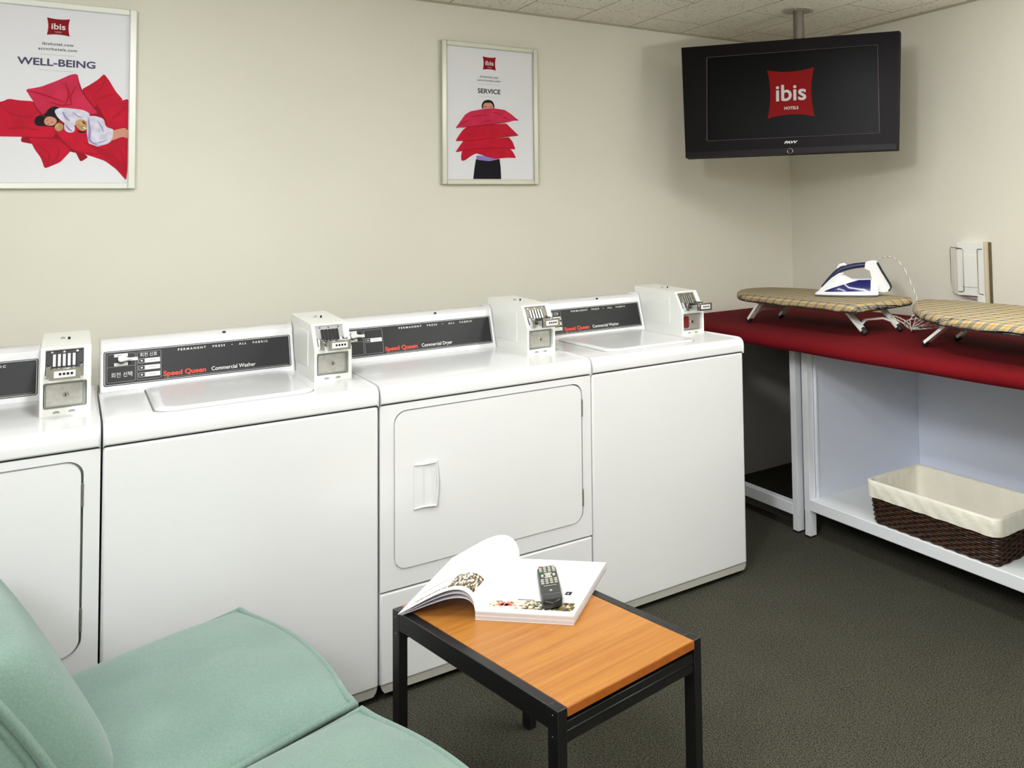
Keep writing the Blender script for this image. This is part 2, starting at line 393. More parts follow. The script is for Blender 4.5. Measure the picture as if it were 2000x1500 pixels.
def console_part(machine, x0, x1, kind):
    """sloped console with its dark printed panel"""
    prof = [(.540, TOP-.002), (.548, TOP+.012), (.586, TOP+.118), (.592, TOP+.140), (.606, TOP+.150), (.70, TOP+.150), (.72, TOP+.135), (.72, TOP-.002)]
    b = MB(); b.prism(prof, lambda a, c, k: (k, a, c), x0, x1, white)
    con = b.build('console', machine, .006, 3)
    L = x1-x0
    # panel plane: from (y .5497,z TOP+.016) to (.5855, TOP+.116)
    p0 = Vector((x0+.008, .5497, TOP+.0165)); up = Vector((0, .586-.548, .106)).normalized(); nr = Vector((0, -up.z, up.y))
    PW, PH = L-.016, .108
    def fn(h): return lambda a, c, k=0: tuple(p0+Vector((a, 0, 0))+up*c+nr*(h+k))
    b = MB()
    b.prism(rrect(0, PW, 0, PH, .006, 4), fn(0), -.001, .0012, ink_black)
    def outline(x0_, x1_, z0_, z1_, r_, t_, m_, h):
        o = rrect(x0_, x1_, z0_, z1_, r_, 4); i = rrect(x0_+t_, x1_-t_, z0_+t_, z1_-t_, max(r_-t_, .0005), 4); n = len(o); F = fn(h)
        b.add([F(*q) for q in o]+[F(*q) for q in i], [(q, (q+1) % n, (q+1) % n+n, q+n) for q in range(n)], m_)
    outline(.0025, PW-.0025, .0025, PH-.0025, .005, .0014, ink_white, .0014)
    F = fn(.0016)
    def rect(x0_, x1_, z0_, z1_, m_, ff=F): b.flat([(x0_, z0_), (x1_, z0_), (x1_, z1_), (x0_, z1_)], ff, m_)
    outline(.008, .079, .010, PH-.010, .003, .0009, ink_grey, .0015)
    outline(.083, .145, .010, PH-.010, .003, .0009, ink_grey, .0015)
    F2 = fn(.0022)
    rect(.010, .078, .058-.0004, .058+.0004, ink_grey)
    rect(.026, .060, .088, .098, ink_white); rect(.050, .085, .073, .083, ink_white, F2); rect(.026, .060, .060, .070, ink_white)
    for (xx, zz) in ((.032, .092), (.060, .077), (.030, .064), (.042, .064)): rect(xx, xx+.012, zz, zz+.0016, ink_grey, fn(.0028))
    if kind == 'washer':
        b.text('회전 선택', .012, F, ink_white, .018, .026, sx=.8)
        b.text('회전 신호', .010, F, ink_white, .090, .083, sx=.8)
        rows = (.062, .040, .018)
    else: rows = (.052,)
    for zz in rows:
        outline(.087, .103, zz, zz+.014, .0015, .0008, ink_white, .0017)
        rect(.1035, .142, zz, zz+.014, ink_white)
        rect(.112, .132, zz+.006, zz+.0075, ink_grey, F2)
        rect(.0925, .0975, zz+.005, zz+.009, ink_white, F2)
    b.text('PERMANENT   PRESS   •   ALL   FABRIC', .0068, F, ink_white, PW*.62, PH-.018, 'CENTER', sx=1.0*(PW/.50), space=1.5, fat=.0002)
    b.text('Speed Queen', .0150, F, ink_red, .150, .0138, fat=.0006, sx=.97, space=1.0)
    b.text('Commercial Washer' if kind == 'washer' else 'Commercial Dryer', .0125, F, ink_white, .278, .0145, sx=.82, fat=.0002)
    rect(.152, PW-.012, .0075, .0083, ink_grey)
    b.build('control_panel', con, smooth=False)
    b = MB(); c = p0+Vector((.044, 0, 0))+up*.078
    b.lathe([(.0105, 0), (.0105, -.006)], (0, 0, 0), rubber, 20, 'y')
    kp = [(.008*math.cos(w_), .008*math.sin(w_)) for w_ in [PI/3+i*(2*PI-2*PI/3)/12 for i in range(13)]]+[(.024, -.004)]
    b.prism(kp, lambda a, c, k: (a, k, c), -.020, -.006, ink_white)
    ob = b.build('selector_knob', con, .001, 2); ob.location = c+nr*.002; ob.rotation_euler = (-.35, 0, 0)
    b = MB(); b.lathe([(.005, 0), (.005, .003), (.0035, .005)], (x0+L*.62, .597, TOP+.1445), rubber, 12); b.build('cap', con)

def machine(kind, X0, w, label, var=0):
    """origin at the machine's front left foot on the floor; x to the right, front face at y=0"""
    e = empty('washing_machine' if kind == 'washer' else 'clothes_dryer', (X0, 0, 0), 0, label, 'washing machine' if kind == 'washer' else 'dryer')
    g_ = .0022; x0, x1 = g_, w-g_
    D = .72
    if kind == 'washer':
        b = MB(); b.box(x0, x1, 0, D-.02, .045, SEAM, white); b.build('cabinet', e, .007, 3)
    else:
        b = MB()
        b.box(x0, x1, .014, D-.02, .045, SEAM, white)
        ring_plate(b, (x0, x1, .317, SEAM), rrect(.043, .665, .372, .845, .036, 8), lambda a, c, k: (a, k, c), white, .013)
        n = 4
        b.add([(x0, 0, .317), (x1, 0, .317), (x1, .014, .317), (x0, .014, .317)], [(0, 1, 2, 3)], white)
        b.add([(x0, 0, SEAM), (x1, 0, SEAM), (x1, .014, SEAM), (x0, .014, SEAM)], [(0, 1, 2, 3)], white)
        b.add([(x0, 0, .317), (x0, 0, SEAM), (x0, .014, SEAM), (x0, .014, .317)], [(0, 1, 2, 3)], white)
        b.add([(x1, 0, .317), (x1, 0, SEAM), (x1, .014, SEAM), (x1, .014, .317)], [(0, 1, 2, 3)], white)
        cab = b.build('cabinet', e)
        b = MB(); b.prism(rrect(.0435, .6645, .3725, .8445, .0355, 8), lambda a, c, k: (a, k, c), .0125, .0138, gask); b.build('door_gasket', cab)
        b = MB(); b.box(x0, x1, 0, .014, .045, .3105, white); b.build('lower_panel', e, .005, 3)
        # door
        b = MB(); b.prism(rrect(.0465, .6565, .3760, .8385, .033, 8), lambda a, c, k: (a, k, c), -.004, .012, white)
        door = b.build('door', e, .0035, 3)
        b = MB(); hx, hz0, hz1 = .098, .540, .676
        # recessed finger pull: flared lip on the right, plate to the left
        b.prism([(0, 0), (.070, 0), (.070, .136), (0, .136)], lambda a, c, k: (hx+a, k, hz0+c), -.006, -.0035, white)
        def pull(s, t):
            z = hz0+.136*t
            endr = .020*(1-min(1, min(t, 1-t)/.12)**.5)
            xs = [.030, .036, .050, .066, .071]
            ys = [-.0055, -.0035, -.003, -.012, -.0062]
            i = s*(len(xs)-1); k = min(int(i), len(xs)-2); f_ = i-k
            return (hx+xs[k]*(1-f_)+xs[k+1]*f_, ys[k]*(1-f_)+ys[k+1]*f_-.0015, z)
        b.grid(pull, 13, 20, white)
        b.tube([(hx+.002, -.006, hz0+.002), (hx+.030, -.008, hz0+.004), (hx+.066, -.014, hz0+.002)], .0028, white, 8)
        b.tube([(hx+.002, -.006, hz1-.002), (hx+.030, -.008, hz1-.004), (hx+.066, -.014, hz1-.002)], .0028, white, 8)
        b.tube([(hx+.066, -.013, hz0+.003), (hx+.070, -.014, hz0+.06), (hx+.070, -.014, hz1-.06), (hx+.066, -.013, hz1-.003)], .0032, white, 8)
        b.tube([(hx+.030, -.006, hz0+.006), (hx+.029, -.006, hz1-.006)], .002, white, 8)
        b.build('handle', door)
        for hz in (.422, .728):
            b = MB(); b.box(.6572, .6652, -.0020, .006, hz, hz+.060, hinge_m)
            for q in range(3): b.lathe([(.0035, 0), (.0035, .017)], (.6625, -.0020, hz+.002+q*.019), hinge_m, 10)
            b.build('hinge', door)
    # top panel with rolled front edge
    prof = [(-.002, SEAM+.004), (-.003, SEAM+.028), (-.001, SEAM+.040), (.006, SEAM+.049), (.018, SEAM+.0545), (.034, TOP), (.72, TOP), (.72, SEAM+.004)]
    b = MB(); b.prism(prof, lambda a, c, k: (k, a, c), x0, x1, white); top = b.build('top_panel', e, .005, 3)
    b = MB(); b.box(x0+.004, x1-.004, .006, D-.03, SEAM-.001, SEAM+.005, gapm); b.build('seam', e)
    if kind == 'washer':
        # lid: raised plate with a fine gap
        o = [(a, c) for a, c in rrect(.115, .505, .075, .535, .045, 8)]
        b = MB()
        b.prism(rrect(.1115, .5075, .0725, .536, .047, 8), lambda a, c, k: (a, c, k), TOP-.001, TOP+.0006, gask)
        n = len(o)
        def ins(d, z): return [(a+(d if a < .31 else -d), c+(d if c < .3 else -d), z) for a, c in o]
        L0, L1, L2, L3 = ins(0, TOP+.0004), ins(.001, TOP+.005), ins(.006, TOP+.0085), ins(.03, TOP+.0075)
        vs = L0+L1+L2+L3
        fs = [(i+q*n, (i+1) % n+q*n, (i+1) % n+(q+1)*n, i+(q+1)*n) for q in range(3) for i in range(n)]+[tuple(range(3*n, 4*n))]
        b.add(vs, fs, white); b.build('lid', e)
    b = MB(); b.prism([(x0+.003, .045), (x0+.006, .032), (x0+.014, .021), (x1-.014, .021), (x1-.006, .032), (x1-.003, .045)], lambda a, c, k: (a, k, c), .003, D-.04, base_m); b.build('base_skirt', e)
    for fx in (.05, w-.05):
        for fy in (.05, D-.10):
            b = MB(); b.lathe([(.017, 0), (.019, .004), (.012, .009), (.008, .024)], (fx, fy, 0), rubber, 14); b.build('foot', e)
    bx = w-.128
    console_part(e, .006, bx-.003, kind)
    coin_box_parts(e, bx, var)
    return e
# the row, left to right
WM = .6613; WD = .7002
machine('dryer', -WD, WD, 'white front-door dryer cut off by the left edge, behind the mint chair', 0)
machine('washer', 0, WM, 'white top-loading washer, the larger one left of the whole dryer, behind the mint seats', 1)
machine('dryer', WM, WD, 'white dryer with whole front door showing, between the two washers behind the small table', 2)
machine('washer', WM+WD, .6684, 'white top-loading washer at the right end of the row next to the red worktop', 3)

# ------------------------------------------------------------------ storage shelves under the worktop
def posts(e, x0, x1, y0, y1, H, s=.036):
    for (px, py) in ((x0, y0), (x0, y1-s), (x1-s, y0), (x1-s, y1-s)):
        b = MB(); b.box(px, px+s, py, py+s, .006, H, post_m); p = b.build('post', e, .0015, 2)
        b = MB(); b.box(px-.001, px+s+.001, py-.001, py+s+.001, 0, .008, rubber); b.build('foot_cap', p)
HB = .842
e = empty('storage_shelf', (2.46, 0, 0), 0, 'pale blue-white metal shelf unit holding the wicker basket under the red worktop', 'shelf')
posts(e, 0, .72, -1.45, .150, HB)
b = MB(); b.box(.002, .72, -1.412, .112, .116, .166, mat('white_shelf_board', (238, 242, 240), .45)); b.box(0, .036, -1.414, .114, .118, .165, post_m); b.build('bottom_shelf', e, .002, 2)
b = MB(); b.box(.036, .700, .103, .114, .166, HB, shelf_m); b.box(.036, .046, .098, .103, .166, HB, post_m); b.build('side_panel', e, .001, 1)
b = MB(); b.box(.036, .684, -1.424, -1.414, .166, HB, shelf_m); b.build('side_panel', e)
b = MB(); b.box(.700, .708, -1.412, .103, .166, HB, shelf_m); b.build('back_panel', e)
e = empty('storage_shelf', (2.46, 0, 0), 0, 'shaded empty shelf unit half hidden between the right washer and the basket shelf', 'shelf')
posts(e, 0, .72, .196, 1.05, HB)
for rx in (0, .684):
    b = MB(); b.box(rx, rx+.036, .232, 1.014, .072, .122, post_m); b.build('bottom_rail', e, .002, 2)
b = MB(); b.box(.036, .684, .204, .212, .09, HB, shelf_m); b.build('side_panel', e)
shade_grey = mat('shade_grey_board', (176, 172, 168), .6)  # greyer boards carry the shade inside this unit in their colour
b = MB(); b.box(.708, .716, .232, 1.014, .004, HB, shade_grey); b.build('back_panel', e)
b = MB(); b.box(.036, .684, 1.034, 1.042, .004, HB, shade_grey); b.build('side_panel', e)

# padded red worktop, one continuous soft slab with drooping front edge
b = MB()
xf, xb, y0, y1 = 2.278, XR-.006, -1.55, W_-.006
ztop = .888
def wt(s, t):
    y = y1+(y0-y1)*t
    wob = .0012*math.sin(9*y+1)-.004*math.exp(-((y-.12)/.10)**2)
    xe = xf+.003*math.sin(2.2*y+.5)+.03*max(0, -y-.6)
    pr = [(xb, .846), (xe+.06, .846), (xe+.02, .838+wob), (xe+.004, .842+wob), (xe-.004, .855), (xe, .870), (xe+.012, .882), (xe+.035, ztop), (xe+.1, ztop+.001), (xe+.4, ztop+.002), (xb, ztop+.002)]
    i = s*(len(pr)-1); k = min(int(i+1e-6), len(pr)-2); q = i-k
    return (pr[k][0]*(1-q)+pr[k+1][0]*q, y, pr[k][1]*(1-q)+pr[k+1][1]*q)
b.grid(wt, 11, 90, red_f)
for t in (0, 1): b.add([wt(i/10, t) for i in range(11)], [tuple(range(11))], red_f)
o = b.build('padded_worktop', ang=60); tag(o, 'long worktop covered in red felt along the right wall, carrying the ironing boards', 'worktop')

# ------------------------------------------------------------------ wicker basket with liner
e = empty('wicker_basket', (2.605, -.568, .166), 0, 'dark brown wicker basket with cream cloth liner on the white shelf', 'basket')
bx, by = .132, .300; tx, ty = .150, .315; HBk = .168
def brect(z, k, grow=0, N=260):
    f_ = z/HBk; a, c = bx+(tx-bx)*f_+grow, by+(ty-by)*f_+grow
    o = rrect(-a, a, -c, c, .018, 10); 
    # resample evenly
    P = o+[o[0]]; L = [0]
    for i in range(len(P)-1): L.append(L[-1]+math.dist(P[i], P[i+1]))
    res = []; j = 0
    for i in range(N):
        d = L[-1]*i/N
        while L[j+1] < d: j += 1
        q = (d-L[j])/(L[j+1]-L[j]); x = P[j][0]*(1-q)+P[j+1][0]*q; y = P[j][1]*(1-q)+P[j+1][1]*q
        w = .0030*math.sin(2*PI*i/N*30+PI*(k % 2)); l = math.hypot(x/a, y/c)+1e-6
        nx, ny = (x/a)**5, (y/c)**5; nl = math.hypot(nx, ny)+1e-6
        res.append((x+nx/nl*w, y+ny/nl*w, z))
    return res
b = MB(); rows = 17
for k in range(rows): b.tube(brect(.005+k*.0089, k), .0046, wick, 6, True)
for i in range(60):
    q = int(i*260/60)
    lo, hi = brect(.004, 0, -.002)[q], brect(.160, 0, -.002)[q]
    b.tube([lo, hi], .0028, wick, 5)
b.prism(rrect(-bx+.004, bx-.004, -by+.004, by-.004, .026, 6), lambda a, c, k: (a, c, k), .001, .008, wick)
b.build('wicker_body', e)
b = MB()
def lin(s, t):
    # s along profile: outer bottom hem -> rim -> inside down -> floor centre ; t around
    pr = [(.0120, HBk-.060, 1), (.0125, HBk-.045, 1), (.0115, HBk-.012, 1), (.009, HBk+.002, 1), (.001, HBk+.006, 1), (-.006, HBk+.002, 1), (-.009, HBk-.02, 1), (-.012, HBk-.09, 1), (-.02, .020, 1), (-.05, .012, 1), (-.128, .012, 1)]
    i = s*(len(pr)-1); k = min(int(i+1e-6), len(pr)-2); q = i-k
    gr = pr[k][0]*(1-q)+pr[k+1][0]*q; z = pr[k][1]*(1-q)+pr[k+1][1]*q
    wr = .0009*math.sin(t*2*PI*23+z*90)+.0006*math.sin(t*2*PI*51+1)
    if s < .12: z += .0012*math.sin(t*2*PI*17)
    zz = max(z, 0); f_ = zz/HBk; a, c = bx+(tx-bx)*f_+gr+wr, by+(ty-by)*f_+gr+wr
    rr = max(.008, .022+gr*.5)
    o = rrect(-a, a, -c, c, min(rr, a*.9), 10); P = o+[o[0]]; L = [0]
    for n in range(len(P)-1): L.append(L[-1]+math.dist(P[n], P[n+1]))
    d = (t % 1)*L[-1]; j = 0
    while j < len(L)-2 and L[j+1] < d: j += 1
    q = (d-L[j])/max(1e-6, L[j+1]-L[j]); return (P[j][0]*(1-q)+P[j+1][0]*q, P[j][1]*(1-q)+P[j+1][1]*q, z)
b.grid(lin, 31, 180, cream, cv=True); b.build('cloth_liner', e, ang=80)

# ------------------------------------------------------------------ tabletop ironing boards
def smooth_poly(P, it=3):
    for _ in range(it):
        Q = []
        for i in range(len(P)):
            a, c = P[i], P[(i+1) % len(P)]
            Q += [(a[0]*.75+c[0]*.25, a[1]*.75+c[1]*.25), (a[0]*.25+c[0]*.75, a[1]*.25+c[1]*.75)]
        P = Q
    return P
def board(name, label, outline, z0, feet):
    cx = sum(p[0] for p in outline)/len(outline); cy = sum(p[1] for p in outline)/len(outline)
    e = empty(name, (cx, cy, .8925), 0, label, 'ironing board', 'small plaid ironing boards on the red worktop')
    P = smooth_poly([(a-cx, c-cy) for a, c in outline], 3); n = len(P); zb = z0-.892
    def sc(k, d): # inset polygon toward the centroid-ish by distance d along normals
        a0, a1 = P[k-1], P[(k+1) % n]; tx_, ty_ = a1[0]-a0[0], a1[1]-a0[1]; l = math.hypot(tx_, ty_)+1e-9
        return (P[k][0]-d*ty_/l, P[k][1]+d*tx_/l)
    area_ = sum(P[i][0]*P[(i+1) % n][1]-P[(i+1) % n][0]*P[i][1] for i in range(n))
    sg = 1 if area_ > 0 else -1
    lay = [(.012, zb-.001), (.002, zb), (-.001, zb+.008), (.0, zb+.018), (.005, zb+.025), (.011, zb+.0285), (.016, zb+.0298)]
    vs = []
    for d, z in lay:
        for k in range(n):
            w = .0018*math.sin(k*1.1)*math.sin(k*.37+z*100) if d < .01 else 0
            x, y = sc(k, sg*(d+w)); vs.append((x, y, z+w))
    fs = [(q*n+k, q*n+(k+1) % n, (q+1)*n+(k+1) % n, (q+1)*n+k) for q in range(len(lay)-1) for k in range(n)]
    fs.append(tuple((len(lay)-1)*n+k for k in range(n)))
    b = MB(); b.add(vs, fs, plaid); b.build('padded_cover', e, ang=70)
    b = MB(); b.prism([sc(k, sg*.004) for k in range(n)], lambda a, c, k: (a, c, k), zb-.006, zb-.0005, rubber); b.build('underside', e)
    for (pts, cross, plate) in feet:
        # pts: two legs (foot xyz, top xyz)
        g_ = MB(); e2 = None
        tops = []
        for (fx, fy, tx_, ty_) in pts:
            A = Vector((fx-cx, fy-cy, .010)); B_ = Vector((tx_-cx, ty_-cy, zb-.006)); tops.append((A, B_))
            d = (B_-A).normalized(); side = Vector((1, 0, 0)); up_ = d.cross(side).normalized()
            w, t = .016, .006
            g_.add([p+side*sx*w+up_*sy*t for p in (A+d*.012, B_) for sx, sy in ((-1, -1), (1, -1), (1, 1), (-1, 1))],
                   [(0, 1, 2, 3), (7, 6, 5, 4), (0, 4, 5, 1), (1, 5, 6, 2), (2, 6, 7, 3), (3, 7, 4, 0)], white2)
        (A1, B1), (A2, B2) = tops
        if cross:
            m1, m2 = A1*.55+B1*.45, A2*.55+B2*.45
            for kk in (0,):
                g_.tube([A1*.72+B1*.28, m1*.75+m2*.25+Vector((0, 0, .006)), m1*.5+m2*.5+Vector((0, 0, .006)), m1*.25+m2*.75+Vector((0, 0, .006)), A2*.72+B2*.28], .009, white2, 8, flatz=.6)
        if plate:
            q = [A1*.80+B1*.20, A1*.5+B1*.5+(A2-A1)*.22, A2*.5+B2*.5-(A2-A1)*.22, A2*.80+B2*.20, B2, B1]
            off_ = Vector((0, .0015, 0))
            g_.add([v_-off_ for v_ in q]+[v_+off_ for v_ in q], [(5, 4, 3, 2, 1, 0), (6, 7, 8, 9, 10, 11)]+[(i, (i+1) % 6, (i+1) % 6+6, i+6) for i in range(6)], bag)
        fr = g_.build('leg_frame', e, .0015, 2)
        for A, B_ in tops:
            d = (B_-A).normalized(); b = MB()
            b.tube([A-d*.004+Vector((0, 0, -.002)), A+d*.010, A+d*.022], [.011, .0145, .013], rubber, 12)
            ft = b.build('rubber_foot', fr)
    return e
O1 = [(2.458, .50), (2.455, .10), (2.452, -.19), (2.50, -.205), (2.82, -.17), (2.875, -.15), (2.88, -.10), (2.88, .25), (2.86, .58), (2.80, .78), (2.66, .83), (2.54, .74), (2.47, .60)]
board('tabletop_ironing_board', 'small plaid ironing board with the blue iron standing on it', O1, 1.0,
      [([(2.488, .562, 2.495, .475), (2.688, .568, 2.695, .475)], False, True),
       ([(2.565, -.151, 2.560, -.040), (2.743, -.188, 2.738, -.075)], True, False)])
O2 = [(2.70, -.30), (2.56, -.43), (2.46, -.575), (2.385, -.75), (2.366, -.95), (2.362, -1.20), (2.40, -1.24), (2.85, -1.24), (2.885, -1.18), (2.89, -.80), (2.89, -.45), (2.86, -.27), (2.80, -.24)]
board('tabletop_ironing_board', 'small plaid ironing board cut off by the right edge, nothing on it', O2, 1.0,
      [([(2.508, -.530, 2.512, -.66), (2.702, -.530, 2.706, -.66)], False, True),
       ([(2.508, -1.18, 2.512, -1.08), (2.702, -1.18, 2.706, -1.08)], True, False)])
# ------------------------------------------------------------------ steam iron
e = empty('steam_iron', (2.609, .215, 1.0325), math.radians(-49), 'white and dark blue steam iron standing on the plaid board', 'iron')
blue = mat('deep_blue_plastic', (24, 26, 96), .18, coat=.5); blue2 = mat('navy_grip', (26, 30, 72), .4)
sole = mat('grey_soleplate', (120, 124, 130), .3, .7); ironw = mat('white_iron_plastic', (232, 234, 236), .25)
def hw(x): x = max(0, min(x, .29)); return .058*math.sin(PI/2*min(1, x/.24))**.62*(1-.10*max(0, (x-.24)/.05))
def zt(x):
    P = [(0, .012), (.03, .034), (.06, .058), (.09, .080), (.12, .098), (.145, .094), (.17, .080), (.22, .078), (.27, .080), (.30, .055)]
    for (a, h), (c, k) in zip(P, P[1:]):
        if x <= c: return h+(k-h)*(x-a)/(c-a)
    return P[-1][1]
def surf(x, v):
    """v 0 bottom..1 top centre: half width"""
    return hw(x)*(max(0, 1-v**1.7))**.62*(1-.12*v)
b = MB(); o = [(x, -hw(x)) for x in [i*.0145 for i in range(21)]]; o2 = [(x, hw(x)) for x in [i*.0145 for i in range(20, 0, -1)]]
b.prism(o+o2, lambda a, c, k: (a, c, k), 0, .007, sole); b.build('soleplate', e, .001, 1)
b = MB()
def body(s, t):
    x = .002+.292*s; a = t*2-1; v = 1-abs(a); sg = -1 if a < 0 else 1
    return (x, sg*surf(x, v), .007+(zt(x)-.007)*v)
b.grid(body, 34, 33, ironw); b.add([body(1, j/32) for j in range(33)], [tuple(range(33))], ironw)
bd = b.build('iron_body', e, ang=60)
b = MB()
for sg in (-1, 1):
    lo = [(.045+.215*i/24, .021+.004*i/24) for i in range(25)]
    vs = []
    for i in range(25):
        x, zl = lo[i]; zh = .021+(.052)*min(1, (i/24)**.8*1.25)
        zh = min(zh, zt(x)-.006)
        for j in range(7):
            z = zl+(zh-zl)*j/6; v = (z-.007)/(zt(x)-.007); vs.append((x, sg*(surf(x, v)+.0018), z))
    b.add(vs, [(i*7+j, (i+1)*7+j, (i+1)*7+j+1, i*7+j+1) for i in range(24) for j in range(6)], blue)
b.build('water_tank', bd, ang=60)
b = MB()
b.tube([(.035, 0, .040), (.065, 0, .072), (.095, 0, .100), (.12, 0, .118), (.15, 0, .128), (.19, 0, .136), (.235, 0, .140), (.26, 0, .139)], [.008, .011, .0135, .0145, .0145, .0145, .014, .013], blue2, 12, flatz=.85)
b.tube([(.028, 0, .026), (.055, 0, .052), (.085, 0, .080), (.115, 0, .098), (.135, 0, .102)], [.010, .012, .013, .012, .006], ironw, 12, flatz=.7)
b.build('handle', e)
b = MB()
b.tube([(.108, 0, .126), (.118, 0, .139), (.140, 0, .143), (.150, 0, .136)], [.005, .008, .008, .005], ironw, 10); b.build('steam_button', e)
b = MB()
prof = [(.240, .128), (.243, .147), (.262, .152), (.283, .152), (.306, .100), (.342, .040), (.338, .026), (.315, .022), (.288, .028), (.270, .08), (.262, .118)]
b.prism(prof, lambda a, c, k: (a, k, c), -.020, .020, ironw); b.build('heel_column', e, .006, 3)
b = MB()
ys = [(-.024, 0), (.024, 0)]
lp = [(.288+.003, .148), (.312, .108), (.345, .052), (.350, .036), (.340, .024)]
ring = [(x, -.022, z) for x, z in lp]+[(x, .022, z) for x, z in reversed(lp)]
b.tube(ring, .0032, rubber, 8, True)
b.build('heel_bumper', e)
b = MB(); b.text('Tefal', .008, lambda a, c: (.040+a, -(surf(.05, .25)+.0018) if False else -(surf(.040+a, (.010+c)/(zt(.040+a)-.007))+.0009), .0095+c), ink_grey, 0, 0, fat=.0001); b.build('brand_mark', bd, smooth=False)
# cord: world path converted to local
Mi = (Matrix.Translation((2.609, .215, 1.0315)) @ Matrix.Rotation(math.radians(-49), 4, 'Z')).inverted()
def catmull(P, n=8):
    P = [Vector(p) for p in P]; out = []
    for i in range(len(P)-1):
        a, c, d, h = P[max(i-1, 0)], P[i], P[i+1], P[min(i+2, len(P)-1)]
        for k in range(n):
            t = k/n; out.append(.5*((2*c)+(d-a)*t+(2*a-5*c+4*d-h)*t*t+(3*c-a-3*d+h)*t**3))
    out.append(P[-1]); return out
cp = [(2.792, .004, 1.178), (2.803, -.010, 1.194), (2.812, -.04, 1.207), (2.818, -.075, 1.206), (2.822, -.107, 1.193), (2.824, -.149, 1.151), (2.826, -.180, 1.096), (2.83, -.200, 1.050), (2.83, -.212, 1.010), (2.82, -.215, .96), (2.79, -.22, .915), (2.76, -.235, .899)]
# loose loops lying on the worktop between the boards
cc = Vector((2.775, -.225, .897))
for li, (L_, wd_, rot, hz) in enumerate(((.085, .9, 2.2, .060), (.140, .8, -.55, .060), (.105, 1.0, .35, .034), (.125, .9, -1.15, .016), (.110, .9, -.15, .075))):
    for k in range(0, 12):
        w = PI*k/12+.10; rr_ = L_*math.sin(w); an = rot+(w-PI/2)*wd_
        cp.append((cc.x+rr_*math.cos(an), cc.y+rr_*math.sin(an), .8975+hz*math.sin(w)+li*.0015))
pts = [Mi @ p for p in catmull(cp, 5)]
cable_b = mat('black_fleck', (40, 40, 42), .8)
b = MB(); n = 8; b.tube(pts, .0030, cable_m, n)
# black flecks of the braid
seg = 0
for q in range(len(b.f)-2):
    ring_i, kk = divmod(q, n)
    if (ring_i+kk) % 4 == 0: b.m[q] = b.mi(cable_b)
b.build('power_cord', e)

# ------------------------------------------------------------------ holder on the right wall
e = empty('wall_bracket', (XR, -.215, .97), 0, 'white wall-mounted holder with thin wire loops on the right wall', 'wall holder')
b = MB(); b.box(-.030, 0, -.095, .062, .045, .290, white2); b.box(-.034, -.030, -.055, .035, .085, .235, white2); b.build('back_plate', e, .003, 2)
b = MB(); b.box(-.034, 0, -.106, -.095, -.03, .296, mat('tan_side_rail', (204, 192, 168), .5)); b.box(-.036, -.006, -.095, -.055, -.03, .045, white2); b.box(-.012, 0, -.116, -.106, -.03, .292, mat('brown_shadow_strip', (84, 76, 50), .6)); b.build('side_rail', e, .001, 1)  # dark brown strip beside the tan rail stands in for the holder's shadow
wire = mat('wire', (128, 124, 108), .35, .8)
b = MB()
b.tube([(-.034, .030, .262), (-.036, .092, .268), (-.036, .096, .255), (-.036, .096, .12), (-.036, .088, .060), (-.036, .078, .048), (-.036, -.05, .030)], .0018, wire, 6)
b.tube([(-.035, .060, .262), (-.035, .028, .262), (-.035, .022, .255), (-.035, .022, .070), (-.035, .030, .062), (-.035, .055, .062)], .0016, wire, 6); b.build('wire_loop', e)
b = MB()
b.tube([(-.035, -.088, .262), (-.035, -.064, .262), (-.035, -.060, .255), (-.035, -.060, .065), (-.035, -.066, .058), (-.035, -.088, .056)], .0016, wire, 6); b.build('wire_loop', e)

# ------------------------------------------------------------------ television on its ceiling pole
ty = -.9488; tl = -.0472
e = empty('television', (2.553, .3118, 1.977), 0, 'black flat television hanging from the ceiling pole in the corner', 'television')
rv = Vector((math.cos(ty), math.sin(ty), 0)); nf = Vector((math.sin(ty), -math.cos(ty), 0)); upv = Vector((0, 0, 1))*math.cos(tl)+nf*math.sin(tl); nv = rv.cross(upv)
nv = -nv if nv.dot(nf) < 0 else nv
K = 1.0833
def tv(h): return lambda a, c, k=0: tuple(rv*a*K+upv*c*K+nv*(h+k))
wt_, wb_ = .4925, .472
def tvp(a, c): # slight taper toward the bottom
    return (a*(wb_+(wt_-wb_)*(c+.264)/.505)/.4925, c)
b = MB(); out = [tvp(a, c) for a, c in rrect(-.4925, .4925, -.2630, .2405, .006, 3)]
scr = (-.3700, .3985, -.1905, .1870)
F = tv(0)
inner = rrect(*scr, .002, 2); nI = len(inner)//4
oc = [tvp(-.4925, -.263), tvp(.4925, -.263), tvp(.4925, .2405), tvp(-.4925, .2405)]
vs = [F(*q) for q in oc]+[F(*q) for q in inner]; fs = []
for k in range(4):
    sgm = [4+k*nI+i for i in range(nI)]
    for i in range(nI-1): fs.append((k, sgm[i], sgm[i+1]))
    fs.append((k, sgm[-1], 4+((k+1) % 4)*nI, (k+1) % 4))
b.add(vs, fs, plastic_black)
b.add([tv(0)(*q) for q in inner]+[tv(-.010)(*q) for q in inner], [(i, (i+1) % len(inner), (i+1) % len(inner)+len(inner), i+len(inner)) for i in range(len(inner))], plastic_black)
B0 = [tv(0)(*q) for q in oc]; B1 = [tv(-.035)(*q) for q in oc]
b.add(B0+B1, [(i, (i+1) % 4, (i+1) % 4+4, i+4) for i in range(4)], plastic_black)
